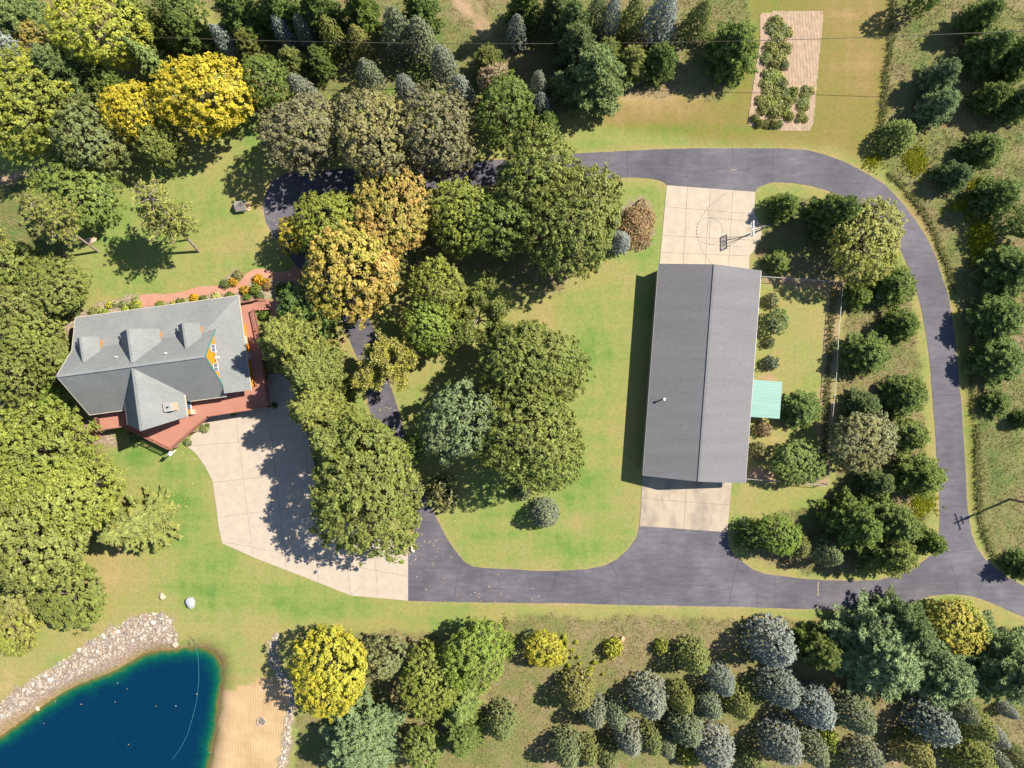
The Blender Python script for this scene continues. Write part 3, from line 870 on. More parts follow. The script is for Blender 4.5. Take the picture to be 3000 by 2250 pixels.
    for s in (-1, 1):
        an.tube([HW(-792, c0[0], c0[1] - .3), HW(-789, c0[0] + s * 8, c0[1]), HW(-786, c0[0] + s * 14, c0[1] + .5)], [.06, .05, .02], 5)
        an.tube([HW(-789, c0[0] + s * 8, c0[1]), HW(-784, c0[0] + s * 5, c0[1] + .45)], [.045, .02], 5)
        an.tube([HW(-788, c0[0] + s * 11, c0[1] + .25), HW(-782, c0[0] + s * 17, c0[1] + .15)], [.045, .02], 5)
    an.tube([HW(-794, c0[0], c0[1] - .2), HW(-787, c0[0], c0[1] - .35), HW(-783, c0[0], c0[1] - .55)], [.14, .1, .05], 6)
    part(an, "antler_mount", M['white'])
    # east wall door and window
    d = part(MB().prism([HW(-731.5, -190, 2.12), HW(-731.5, -170, 2.12), HW(-731.5, -170, 4.1), HW(-731.5, -190, 4.1)],
                        [HW(-734, -190, 2.12), HW(-734, -170, 2.12), HW(-734, -170, 4.1), HW(-734, -190, 4.1)]), "door", M['white'])
    part(MB().bar(HW(-730, -172.5, 3.0), HW(-730, -172.5, 3.15), .05), "handle", M['black'], d)
    w2 = empty("window"); w2.parent = hs
    fr = MB(); 
    for a, b in (((-236, 3.0), (-214, 3.0)), ((-236, 4.1), (-214, 4.1)), ((-236, 3.0), (-236, 4.1)), ((-214, 3.0), (-214, 4.1))):
        fr.bar(HW(-731, *a), HW(-731, *b), .08)
    part(fr, "frame", M['white'], w2)
    part(MB().prism([HW(-731.6, -236, 3), HW(-731.6, -214, 3), HW(-731.6, -214, 4.1), HW(-731.6, -236, 4.1)],
                    [HW(-733, -236, 3), HW(-733, -214, 3), HW(-733, -214, 4.1), HW(-733, -236, 4.1)]), "pane", M['glass'], w2)
    # wing walls
    q = [(wu - 67, -95), (wu + 67, -95), (wu + 67, -38), (wu, -22), (wu - 67, -38)]
    part(MB().prism([HW(a, b, 0) for a, b in q], [HW(a, b, 5.45 if i != 3 else 5.45) for i, (a, b) in enumerate(q)]), "wing_wall", M['log'])
    part(MB().prism([HW(wu - 66, -37, 5.45), HW(wu, -21.5, 5.45), HW(wu + 66, -37, 5.45)], [HW(wu - 1, -26, 9.3), HW(wu, -22, 9.35), HW(wu + 1, -26, 9.3)]), "wing_wall", M['log'])
    w3 = empty("window"); w3.parent = hs
    part(MB().prism([HW(wu + 68.5, -88, 2.6), HW(wu + 68.5, -52, 2.6), HW(wu + 68.5, -52, 4.6), HW(wu + 68.5, -88, 4.6)],
                    [HW(wu + 67, -88, 2.6), HW(wu + 67, -52, 2.6), HW(wu + 67, -52, 4.6), HW(wu + 67, -88, 4.6)]), "pane", M['glass'], w3)
    part(MB().bar(HW(wu + 69, -89, 2.55), HW(wu + 69, -51, 2.55), .12), "sill", M['white'], w3)
    part(MB().prism([HW(wu + 68, -50, 2.12), HW(wu + 76, -50, 2.12), HW(wu + 76, -36, 2.12), HW(wu + 68, -36, 2.12)],
                    [HW(wu + 68, -50, 2.9), HW(wu + 76, -50, 2.9), HW(wu + 76, -36, 2.9), HW(wu + 68, -36, 2.9)]), "wood_bin", M['fascia'], hs, .03)
    # dormers
    for uc, hw, rh, rs, eh in ((-1129, 30.2, 8.45, -210, 6.76), (-987.6, 54.1, 9.58, -189, 6.7), (-851.4, 30.2, 8.45, -210, 6.76)):
        dm = empty("dormer"); dm.parent = hs
        f = -279
        # where the dormer eave runs into the main slope
        ve = RV - (RZ - eh) / 1.123 * PPM
        for s in (-1, 1):
            part(MB().plate([HW(uc, rs + 1, rh), HW(uc, f, rh), HW(uc + s * hw, f, eh), HW(uc + s * hw, ve + 2, eh)], .13), "dormer_roof", M['shingle'], dm)
            part(MB().bar(HW(uc, f - .8, rh - .1), HW(uc + s * hw, f - .8, eh - .1), .06, .2), "rake_board", M['shingle'], dm)
        part(MB().bar(HW(uc, rs, rh + .03), HW(uc, f, rh + .03), .26, .05), "ridge_cap", M['shingle'], dm)
        cw = hw - 2.5
        front = [(uc - cw, 5.4), (uc + cw, 5.4), (uc + cw, eh + .12), (uc, rh - .35), (uc - cw, eh + .12)]
        part(MB().prism([HW(a, -271, z) for a, z in front], [HW(a, -235, z) for a, z in front]), "dormer_wall", M['log'], dm)
        part(MB().prism([HW(uc - cw * .55, -273, 6.0), HW(uc + cw * .55, -273, 6.0), HW(uc + cw * .55, -273, 7.1), HW(uc - cw * .55, -273, 7.1)],
                        [HW(uc - cw * .55, -271.5, 6.0), HW(uc + cw * .55, -271.5, 6.0), HW(uc + cw * .55, -271.5, 7.1), HW(uc - cw * .55, -271.5, 7.1)]), "dormer_window", M['glass'], dm)
    # chimney on the wing
    q = [(-938.8, -73.6), (-916, -73.6), (-916, -51.7), (-938.8, -51.7)]
    ch = part(MB().prism([HW(a, b, 5.2) for a, b in q], [HW(a, b, 7.8) for a, b in q]), "chimney", M['chimney'])
    q2 = [(-939.8, -74.6), (-915, -74.6), (-915, -50.7), (-939.8, -50.7)]
    part(MB().prism([HW(a, b, 7.8) for a, b in q2], [HW(a, b, 7.9) for a, b in q2]), "chimney_cap", M['steel'], ch, .02)
    part(MB().tube([HW(-927, -62, 7.9), HW(-927, -62, 8.1)], .12, 8), "flue", M['black'], ch)
    # plumbing vents on the north slope
    for uu, vv, h in ((-1040, -214, 8.25), (-903, -205, 8.7)):
        part(MB().tube([HW(uu, vv, h - .2), HW(uu, vv, h + .42)], .09, 8), "vent_pipe", M['pipe'])
    # a few fallen leaves on the roof are left to the leaf litter
    return hs
build_house()

# ------------------------------------------------------------------ deck
DK = 2.1
def railing(parent, a, b, z, hgt=.95, bal=.14):
    a = Vector(a); b = Vector(b); d = b - a; L = d.length
    up = Vector((0, 0, 1))
    n = max(1, int(L / 1.9))
    rail = MB().bar(a + up * (z + hgt), b + up * (z + hgt), .13, .05).build("railing", M['rail'], parent)
    for i in range(n + 1):
        p = a.lerp(b, i / n); MB().bar(p + up * (z - .25), p + up * (z + hgt + .08), .1).build("post", M['rail'], rail)
    MB().bar(a + up * (z + .12), b + up * (z + .12), .06, .08).build("bottom_rail", M['rail'], rail)
    k = int(L / bal)
    bl = MB()
    for i in range(1, k):
        p = a.lerp(b, i / k); bl.bar(p + up * (z + .1), p + up * (z + hgt), .045)
    tag(bl.build("balusters", M['rail'], rail), kind="stuff")

def build_deck():
    dk = empty("timber_deck", (0, 0, 0))
    tag(dk, "red-stained timber deck wrapping the south and east sides of the house", "deck")
    D = lambda px, py: Vector((*rel(px, py, DK), 0))
    outline = [(700,890),(756,880),(758,908),(746,909),(770,1022),(784,1024),(788,1052),(770,1056),(791,1193),(615,1220),(503,1316),(369,1249),(298,1260),(290,1222),(330,1180),(520,1140),(640,1120),(690,1060)]
    bm = drape_bm([tuple(D(*p).xy) for p in outline])
    for v in bm.verts: v.co.z = DK
    ex = bmesh.ops.extrude_face_region(bm, geom=bm.faces[:])
    for v in ex['geom']:
        if isinstance(v, bmesh.types.BMVert): v.co.z -= .22
    bmesh.ops.recalc_face_normals(bm, faces=bm.faces)
    me = bpy.data.meshes.new("floor"); bm.to_mesh(me); bm.free()
    link("floor", me, M['deck'], dk)
    runs = [((746,909),(770,1022)),((770,1022),(783,1024)),((788,1052),(771,1056)),((771,1056),(790,1192)),((790,1192),(616,1219)),((616,1219),(504,1315)),((503,1315),(370,1249)),((368,1249),(299,1259)),((298,1258),(291,1223)),((703,890),(754,881))]
    for a, b in runs:
        railing(dk, D(*a), D(*b), DK)
    # posts under the deck
    for p in ((503,1312),(560,1265),(613,1218),(700,1205),(788,1190),(372,1248),(436,1281),(299,1257),(292,1226),(780,1120),(772,1060)):
        q = D(*p); MB().box(q.x - .08, q.x + .08, q.y - .08, q.y + .08, -.1, DK - .2).build("deck_post", M['wood_post'], dk)
    # steps down to the brick path at the north-east corner
    a = D(757, 879); b = D(759, 908); d = (D(786, 876) - a) / 5
    for i in range(5):
        z = DK - .19 * (i + 1)
        p0 = a + d * i; p1 = b + d * i
        MB().prism([(*(p0).xy, z - .06), (*(p0 + d * 1.05).xy, z - .06), (*(p1 + d * 1.05).xy, z - .06), (*(p1).xy, z - .06)],
                   [(*(p0).xy, z), (*(p0 + d * 1.05).xy, z), (*(p1 + d * 1.05).xy, z), (*(p1).xy, z)]).build("step", M['deck'], dk)
    for q in (a, b):
        rl = MB(); rl.bar(q + Vector((0, 0, DK + .9)), q + d * 5 + Vector((0, 0, DK - .1)), .1, .06); rl.build("stair_rail", M['rail'], dk)
    # west steps beyond the small deck
    a = D(298, 1226); b = D(298, 1252)
    w = Vector((-.02, -1, 0)).normalized()
    s0 = Vector((*rel(292, 1248, 1.0), 0)); s1 = Vector((*rel(296, 1284, .5), 0))
    for s in (0, 1):
        o_ = Vector((-.75 * s, .1 * s, 0)) - Vector((.1, 0, 0))
        rl = MB()
        A = s0 + o_; B = s1 + o_
        sr = MB().bar(A + Vector((0, 0, DK + .8)), B + Vector((0, 0, 1.2)), .1, .06).build("stair_rail", M['rail'], dk)
        MB().bar(A + Vector((0, 0, DK + .1)), B + Vector((0, 0, .5)), .08, .06).build("bottom_rail", M['rail'], sr)
        for i in range(9):
            t = i / 8; q = A.lerp(B, t)
            rl.bar(q + Vector((0, 0, DK + .1 - t * (DK - .4))), q + Vector((0, 0, DK + .8 - t * (DK - .4))), .05)
        tag(rl.build("balusters", M['rail'], sr), kind="stuff")
    for i in range(8):
        t = (i + .5) / 8; q = s0.lerp(s1, t) + Vector((-.5, 0, 0)); z = DK * (1 - (i + 1) / 9)
        MB().box(q.x - .4, q.x + .4, q.y - .14, q.y + .14, z - .05, z).build("step", M['deck'], dk)
build_deck()

# flag on a tilted staff at the deck corner
def build_flag():
    b = Vector((*rel(503, 1316, 2.6), 2.6))
    fl = empty("flag", b); fl.scale = (.62, .62, .62)
    tag(fl, "white and blue flag hanging from a tilted staff at the deck corner", "flag")
    tip = Vector((-.35, -1.35, 1.5))
    MB().tube([(0, 0, 0), tip], .025, 6).build("staff", M['wood_pale'], fl)
    n, m_ = 9, 6; V = []; F = []
    d = Vector((.95, .22, -.5))
    for i in range(n):
        for j in range(m_):
            t = j / (m_ - 1)
            p = tip * (1 - .62 * t)
            s = i / (n - 1)
            V.append(p + d * s * 1.05 + Vector((.02, .14 * math.sin(s * 7 + t * 2), -.35 * s * t)))
    for i in range(n - 1):
        for j in range(m_ - 1): F.append((i * m_ + j, (i + 1) * m_ + j, (i + 1) * m_ + j + 1, i * m_ + j + 1))
    me = bpy.data.meshes.new("cloth"); me.from_pydata([tuple(v) for v in V], [], F); me.update()
    me.materials.append(M['white'])
    bl = bpy.data.materials.new("flag_blue"); bl.use_nodes = True
    bl.node_tree.nodes["Principled BSDF"].inputs['Base Color'].default_value = (.30, .33, .62, 1)
    rd = bpy.data.materials.new("flag_red"); rd.use_nodes = True
    rd.node_tree.nodes["Principled BSDF"].inputs['Base Color'].default_value = (.72, .50, .52, 1)
    me.materials.append(bl); me.materials.append(rd)
    k = 0
    for i in range(n - 1):
        for j in range(m_ - 1):
            me.polygons[k].material_index = 1 if (i < 3 and j < 3) else (2 if j % 2 else 0); k += 1
    link("cloth", me, None, fl)
build_flag()

# ------------------------------------------------------------------ pole barn
def build_barn():
    A = lambda x, y, h: Vector((x / PPM, -y / PPM, h))
    nw, ne, sw, se = (416.8, -341.2), (707.7, -321.8), (372.2, 259.8), (663, 281)
    EH, RH = 3.0, 5.22
    bn = empty("pole_barn", A(540, -30, 0))
    off = -Vector(bn.location)
    tag(bn, "long grey metal-roofed pole barn beside the basketball court", "barn")
    def part(mb, name, mat, parent=bn, bevel=0.0):
        mb.v = [tuple(Vector(v) + off) for v in mb.v]
        return mb.build(name, mat, parent, bevel)
    rn = A((nw[0] + ne[0]) / 2, (nw[1] + ne[1]) / 2, RH); rs = A((sw[0] + se[0]) / 2, (sw[1] + se[1]) / 2, RH)
    for e0, e1 in ((A(*nw, EH), A(*sw, EH)), (A(*ne, EH), A(*se, EH))):
        sl = part(MB().plate([rn, rs, e1, e0], .1), "roof_slope", M['barn_roof'])
        ribs = MB()
        L = (rs - rn).length; k = int(L / .3)
        for i in range(k + 1):
            t = i / k
            up = Vector((0, 0, .018))
            ribs.bar(rn.lerp(rs, t) + up * .6, e0.lerp(e1, t) + up * .6, .05, .022)
        tag(part(ribs, "ribs", M['barn_roof'], sl), kind="stuff")
        part(MB().bar(e0 - Vector((0, 0, .1)), e1 - Vector((0, 0, .1)), .12, .14), "gutter", M['steel'])
    part(MB().bar(rn + Vector((0, 0, .04)), rs + Vector((0, 0, .04)), .3, .05), "ridge_cap", M['barn_roof'])
    def lerp2(a, b, t): return (a[0] + (b[0] - a[0]) * t, a[1] + (b[1] - a[1]) * t)
    c = ((nw[0] + se[0]) / 2, (nw[1] + se[1]) / 2)
    inn = [lerp2(p, c, .035) for p in (nw, ne, se, sw)]
    part(MB().prism([A(*p, -.1) for p in inn], [A(*p, EH) for p in inn]), "wall", M['barn_wall'])
    for a, b in ((inn[0], inn[1]), (inn[3], inn[2])):
        m_ = lerp2(a, b, .5)
        tri = [A(*a, EH - .02), A(*b, EH - .02), A(*m_, RH - .12)]
        inw = (A(*c, 0) - A(*m_, 0)).normalized() * .12
        part(MB().prism(tri, [p + inw for p in tri]), "gable_wall", M['barn_wall'])
        out = -inw * .5
        for t0, t1 in ((.12, .46), (.54, .88)):
            p, q = lerp2(a, b, t0), lerp2(a, b, t1)
            f = [A(*p, .05), A(*q, .05), A(*q, 2.7), A(*p, 2.7)]
            part(MB().prism([v + out for v in f], [v - out * .2 for v in f]), "overhead_door", M['white'])
    v = A(*[(1942 - 1500) * .965, (1169 - 1125) * .965], 0); s = 3.9
    vp = part(MB().tube([(v.x, v.y, s - .3), (v.x, v.y, s + .55)], .1, 8), "vent_pipe", M['pipe'])
    part(MB().tube([(v.x, v.y, s + .6), (v.x, v.y, s + .68)], .17, 10), "vent_cap", M['white'], vp)
build_barn()

def build_leanto():
    q = [(2200,1112),(2292,1119),(2284,1227),(2192,1221)]
    hs = [2.55, 2.1, 2.1, 2.55]
    C = [Vector((*rel(a, b, h), h)) for (a, b), h in zip(q, hs)]
    o = sum((Vector((c.x, c.y, 0)) for c in C), Vector()) / 4
    t = empty("kennel_shelter", o)
    tag(t, "small shelter with pale green corrugated metal roof against the barn", "shelter")
    L = [c - o for c in C]
    # corrugated sheets: each a strip of its own with a raised rib
    n = 9
    for i in range(n):
        a0 = L[0].lerp(L[3], i / n); a1 = L[0].lerp(L[3], (i + .98) / n); b0 = L[1].lerp(L[2], i / n); b1 = L[1].lerp(L[2], (i + .98) / n)
        mb = MB(); mb.plate([a0, b0, b1, a1], .02)
        m0 = a0.lerp(a1, .25); m1 = b0.lerp(b1, .25); mb.bar(m0 + Vector((0, 0, .025)), m1 + Vector((0, 0, .025)), .07, .05)
        m0 = a0.lerp(a1, .75); m1 = b0.lerp(b1, .75); mb.bar(m0 + Vector((0, 0, .02)), m1 + Vector((0, 0, .02)), .05, .04)
        mb.build("roof_sheet", M['green_metal'], t)
    for p in L:
        MB().bar((p.x * .95, p.y * .95, 0), (p.x * .95, p.y * .95, p.z - .05), .1).build("post", M['wood_post'], t)
    MB().bar(L[1] * .95 - Vector((0, 0, .02)), L[2] * .95 - Vector((0, 0, .02)), .09, .14).build("beam", M['wood_post'], t)
build_leanto()

# ------------------------------------------------------------------ kennel fence: posts, top rails, wires
def fence(pts, label, group):
    FH = 1.6
    W = [Vector((*rel(a, b, FH), 0)) for a, b in pts]
    o = W[0].copy(); t = empty("yard_fence", o)
    tag(t, label, "fence", group)
    for a, b in zip(W[:-1], W[1:]):
        MB().tube([a - o + Vector((0, 0, FH)), b - o + Vector((0, 0, FH))], .034, 6).build("top_rail", M['steel'], t)
        n = max(1, round((b - a).length / 2.5))
        for i in range(n + 1):
            p = a.lerp(b, i / n) - o
            if i == 0 and a is not W[0]: continue
            MB().tube([p, p + Vector((0, 0, FH + .05))], .045, 6).build("post", M['wood_post'], t)
        mesh = MB()
        L = (b - a).length; k = int(L / .3)
        for z in (.05, .55, 1.05):
            mesh.tube([a - o + Vector((0, 0, z)), b - o + Vector((0, 0, z))], .006, 4)
        for i in range(k):
            p = a.lerp(b, i / k) - o; q = a.lerp(b, min(1, (i + 1) / k)) - o
            mesh.bar(p, q + Vector((0, 0, FH)), .006); mesh.bar(q, p + Vector((0, 0, FH)), .006)
        tag(mesh.build("wire_mesh", M['steel'], t), kind="stuff")
fence([(2231,810),(2350,817),(2469,826)], "white-railed yard fence running from the barn's north corner, top edge of the pen", "fence sides of the barn pen")
fence([(2470,827),(2466,878),(2457,985),(2450,1118),(2440,1218),(2431,1318),(2426,1421)], "long white-railed yard fence along the east side of the barn pen", "fence sides of the barn pen")
fence([(2425,1422),(2300,1413),(2186,1403)], "white-railed yard fence along the south side of the barn pen", "fence sides of the barn pen")

# ------------------------------------------------------------------ basketball hoop
def build_hoop():
    bx, by = rel(2228, 674); base = Vector((bx, by, .05))
    t = empty("basketball_hoop", base)
    tag(t, "basketball hoop with white-edged backboard at the edge of the concrete court", "basketball hoop")
    X, Yc = 31.9 - bx, 20.62 - by
    MB().bar((0, 0, 0), (-.25, 0, 2.6), .15).build("pole", M['black'], t)
    arm = MB()
    for dy in (-.28, .28):
        arm.bar((-.25, 0, 2.55), (X + .08, Yc + dy, 3.05), .07); arm.bar((-.1, 0, 1.9), (X + .08, Yc + dy, 3.7), .07)
    arm.bar((.35, 0, 2.35), (-.25, 0, 2.55), .06)
    arm.bar((-.25, 0, 2.5), (X + .06, Yc + .85, 3.75), .05); arm.bar((-.25, 0, 2.5), (X + .06, Yc - .85, 3.75), .05)
    arm.build("arm", M['black'], t)
    bb = MB().box(X - .02, X + .02, Yc - .88, Yc + .88, 2.95, 3.92).build("backboard", M['clear'], t)
    fr = MB()
    for a, b in (((-.92, 2.92), (.92, 2.92)), ((-.92, 3.95), (.92, 3.95)), ((-.92, 2.92), (-.92, 3.95)), ((.92, 2.92), (.92, 3.95))):
        fr.bar((X, Yc + a[0], a[1]), (X, Yc + b[0], b[1]), .10, .10)
    fr.bar((X - .03, Yc - .3, 3.1), (X - .03, Yc + .3, 3.1), .03); fr.bar((X - .03, Yc - .3, 3.5), (X - .03, Yc + .3, 3.5), .03)
    fr.build("frame", M['white'], bb)
    rim = [(X - .38 + .23 * math.cos(i * math.pi / 8), Yc + .23 * math.sin(i * math.pi / 8), 3.05) for i in range(17)]
    ro = MB(); ro.tube(rim, .018, 5); ro.bar((X - .02, Yc, 3.05), (X - .16, Yc, 3.05), .06)
    om = simple("orange_rim", (.65, .16, .03)); ro.build("rim", om, t)
    net = MB()
    for i in range(0, 16, 2):
        a = rim[i]; net.bar(a, (X - .38 + .12 * math.cos((i + 1.5) * math.pi / 8), Yc + .12 * math.sin((i + 1.5) * math.pi / 8), 2.65), .012)
    tag(net.build("net", M['white'], t), kind="stuff")
build_hoop()

# ------------------------------------------------------------------ small shed, box, bucket, poles, cable
def build_doghouse():
    c = P(707, 604, .6); c.z -= .6
    t = empty("dog_house", c, R(6))
    tag(t, "small wooden dog house with grey shake roof on the lawn", "dog house")
    MB().box(-.62, .62, -.5, .5, .08, .78).build("wall", M['wood_pale'], t)
    MB().prism([(-.62, -.5, .78), (-.62, .5, .78), (-.62, 0, 1.22)], [(.62, -.5, .78), (.62, .5, .78), (.62, 0, 1.22)]).build("gable_wall", M['wood_pale'], t)
    for s in (-1, 1):
        sl = MB().plate([(-.78, 0, 1.30), (.72, 0, 1.30), (.72, s * .72, .72), (-.78, s * .72, .72)], .06).build("roof_slope", M['wood_grey'], t)
        for k in range(4):
            f = (k + .5) / 4
            MB().bar((-.78, s * .72 * f, 1.32 - .58 * f), (.72, s * .72 * f, 1.32 - .58 * f), .03, .03).build("shake_course", M['wood_grey'], sl)
    MB().box(.625, .65, -.2, .2, .12, .6).build("doorway", M['black'], t)
    MB().box(.66, 1.0, -.55, .55, .0, .1).build("step", M['wood_pale'], t)
build_doghouse()

def build_box():
    c = P(812, 434, .8); c.z -= .8
    t = empty("utility_box", c, R(3)); tag(t, "white utility box half hidden under the dull maple row", "utility box")
    MB().box(-.5, .5, -.5, .5, 0, .75).build("cabinet", M['white'], t, .02)
    MB().box(-.54, .54, -.54, .54, .75, .83).build("lid", M['white'], t, .02)
build_box()

def build_bucket():
    c = P(202, 1243, .5); c.z -= .5
    t = empty("kettle_grill", c); tag(t, "black kettle grill with pale rim on the gravel west of the deck", "grill")
    MB().tube([(0, 0, .45), (0, 0, .6), (0, 0, .75), (0, 0, .84)], [.14, .26, .28, .28], 12).build("bowl", M['black'], t)
    MB().tube([(0, 0, .84), (0, 0, .88)], [.31, .31], 12).build("rim", M['steel'], t)
    MB().tube([(0, 0, .88), (0, 0, .98), (0, 0, 1.05)], [.28, .2, .06], 12).build("lid", M['black'], t)
    for k in range(3):
        a = k * 2.1; MB().bar((.12 * math.cos(a), .12 * math.sin(a), .5), (.3 * math.cos(a), .3 * math.sin(a), 0), .04).build("leg", M['steel'], t)
build_bucket()

def build_pole():
    x, y = rel(2959, 1462); t = empty("utility_pole", (x, y, 0))
    tag(t, "tall wooden utility pole at the right edge, its shadow crossing the driveway", "utility pole")
    MB().tube([(0, 0, -.3), (0, 0, 9.3)], [.17, .12], 10).build("pole", M['wood_post'], t)
    d = Vector((.32, -.95, 0)).normalized()
    for z, L in ((8.75, 1.15), (8.0, .55)):
        ca = MB().bar(d * -L + Vector((0, 0, z)), d * L + Vector((0, 0, z)), .11, .12).build("crossarm", M['wood_post'], t)
        for k in (-.92, -.4, .92):
            q = d * L * k + Vector((0, 0, z + .05)); MB().tube([q, q + Vector((0, 0, .28))], [.07, .05], 8).build("insulator", M['white'], ca)
    MB().tube([(.25, .1, 7.0), (.25, .1, 7.75)], .2, 10).build("transformer", M['steel'], t)
build_pole()

def build_cable():
    y0 = 920.7 / PPM
    pts = []
    for i in range(81):
        x = -130 + 260 * i / 80; pts.append((x, y0, 7.5 + 3.7 * (x / 66.0) ** 2 if abs(x) < 75 else 7.5 + 3.7 * (75 / 66.0) ** 2 + (abs(x) - 75) * .11))
    tag(MB().tube(pts, .036, 6).build("power_cable", M['wire']), "thin overhead power cable spanning the whole top of the scene", "cable")
build_cable()

# ------------------------------------------------------------------ stones
def stone_mesh(seed, flat=.7):
    r = random.Random(seed)
    bm = bmesh.new(); bmesh.ops.create_icosphere(bm, subdivisions=1, radius=1)
    for v in bm.verts:
        v.co *= r.uniform(.78, 1.12); v.co.z *= flat
    me = bpy.data.meshes.new("stone"); bm.to_mesh(me); bm.free()
    me.materials.append(M['stone'])
    return me
STONES = [stone_mesh(i, .55 + .1 * (i % 4)) for i in range(8)]
def boulder_mesh(seed, flat):
    r = random.Random(seed)
    bm = bmesh.new(); bmesh.ops.create_icosphere(bm, subdivisions=3, radius=1)
    ph = [(Vector((r.uniform(-1, 1), r.uniform(-1, 1), r.uniform(-.6, 1))).normalized(), r.uniform(.55, .85)) for _ in range(16)]
    for v in bm.verts:
        for n, d in ph:
            k = v.co.dot(n)
            if k > d: v.co -= n * (k - d)
        v.co *= 1 + r.uniform(-.015, .015); v.co.z *= flat
    me = bpy.data.meshes.new("boulder"); bm.to_mesh(me); bm.free(); me.materials.append(M['stone'])
    return me
def boulder(px, py, sx, sy, hz, color, label, rz=0.0, seed=0, group=None):
    p = P(px, py, hz * .5); p.z = float(gz(p.x, p.y)) + hz * .32
    o = link("boulder", boulder_mesh(seed, 1.0)); o.location = p; o.scale = (sx / PPM / 2, sy / PPM / 2, hz * .62); o.rotation_euler = (0, 0, rz); o.color = (*color, 1)
    tag(o, label, "boulder", group)
boulder(473,1748,22,26,.6,(.58,.45,.31),"small tan boulder on the lawn above the pond",R(10),1)
boulder(559,1767,36,38,.9,(.38,.41,.47),"large pale blue-white boulder on the lawn above the pond",R(-20),2)
boulder(264,705,44,24,.5,(.50,.36,.28),"flat pinkish boulder at the foot of the leaning pine",R(15),3)
boulder(1292,1902,24,20,.8,(.44,.38,.34),"grey boulder in shade between the round maples south of the driveway",0,4)
boulder(1824,1874,17,24,.5,(.60,.36,.22),"rust-coloured boulder in the meadow beside the small yellow sapling",0,5)
boulder(2859,1806,22,30,.8,(.78,.70,.58),"white boulder in the round mulch bed by the driveway exit",R(-15),6)
boulder(1208,1610,20,26,.7,(.66,.58,.44),"cream boulder at the corner of driveway and concrete",0,7)
boulder(108,2076,20,15,.5,(.60,.46,.36),"pinkish boulder at the waterline below the stone bank",0,8)

def stones_in(poly_px, n, smin, smax, parent, rs, zfun=None):
    poly = wp(poly_px); xs = [p[0] for p in poly]; ys = [p[1] for p in poly]
    k = 0; tries = 0
    while k < n and tries < n * 60:
        tries += 1
        x = rs.uniform(max(min(xs), -72), max(xs)); y = rs.uniform(max(min(ys), -55), max(ys))
        if not bool(inpoly(np.array([x]), np.array([y]), poly)[0]): continue
        s = smin + (smax - smin) * rs.random() ** 2.2
        o = link("stone", STONES[rs.randrange(8)], None, parent)
        o.location = (x, y, float(gz(x, y)) + s * .25)
        o.scale = (s * rs.uniform(.8, 1.25), s * rs.uniform(.8, 1.25), s * rs.uniform(.7, 1.0))
        o.rotation_euler = (rs.uniform(-.4, .4), rs.uniform(-.4, .4), rs.uniform(0, 6.3))
        g = rs.choice([(.46,.40,.33),(.38,.34,.29),(.54,.48,.41),(.31,.28,.26),(.48,.43,.38),(.42,.34,.27),(.62,.58,.52)])
        q = rs.uniform(.75, 1.1); o.color = (g[0] * q, g[1] * q, g[2] * q, 1)
        k += 1

def rubble(polys, per_m2, s0, s1, name, parent, seed):
    r = np.random.default_rng(seed)
    pts = []
    for poly_px in polys:
        poly = wp(poly_px); xs = [p[0] for p in poly]; ys = [p[1] for p in poly]
        x0, x1, y0, y1 = max(min(xs), -73), max(xs), max(min(ys), -56), max(ys)
        n = int((x1 - x0) * (y1 - y0) * per_m2)
        x = r.uniform(x0, x1, n); y = r.uniform(y0, y1, n); k = inpoly(x, y, poly)
        pts.append(np.stack([x[k], y[k]], -1))
    p = np.concatenate(pts); n = len(p)
    oc = np.array([(1,0,0),(0,1,0),(-1,0,0),(0,-1,0),(0,0,1)], float)
    fc = np.array([(0,1,4),(1,2,4),(2,3,4),(3,0,4)])
    s = r.uniform(s0, s1, n); a = r.uniform(0, 6.28, n)
    V = oc[None] * (s[:, None, None] * r.uniform(.6, 1.25, (n, 5, 1)))
    c, sn = np.cos(a)[:, None], np.sin(a)[:, None]
    X = V[..., 0] * c - V[..., 1] * sn + p[:, :1]; Y = V[..., 0] * sn + V[..., 1] * c + p[:, 1:]
    Z = V[..., 2] * .7 + gz(p[:, 0], p[:, 1])[:, None] - .01
    VV = np.stack([X, Y, Z], -1).reshape(-1, 3)
    FF = (fc[None] + (np.arange(n) * 5)[:, None, None]).reshape(-1, 3)
    rn = np.repeat(r.random(n), 5)[:, None]
    o = link(name, np_mesh(name, VV, FF, rn), M['gravel'], parent)
    tag(o, kind="stuff")
    return o

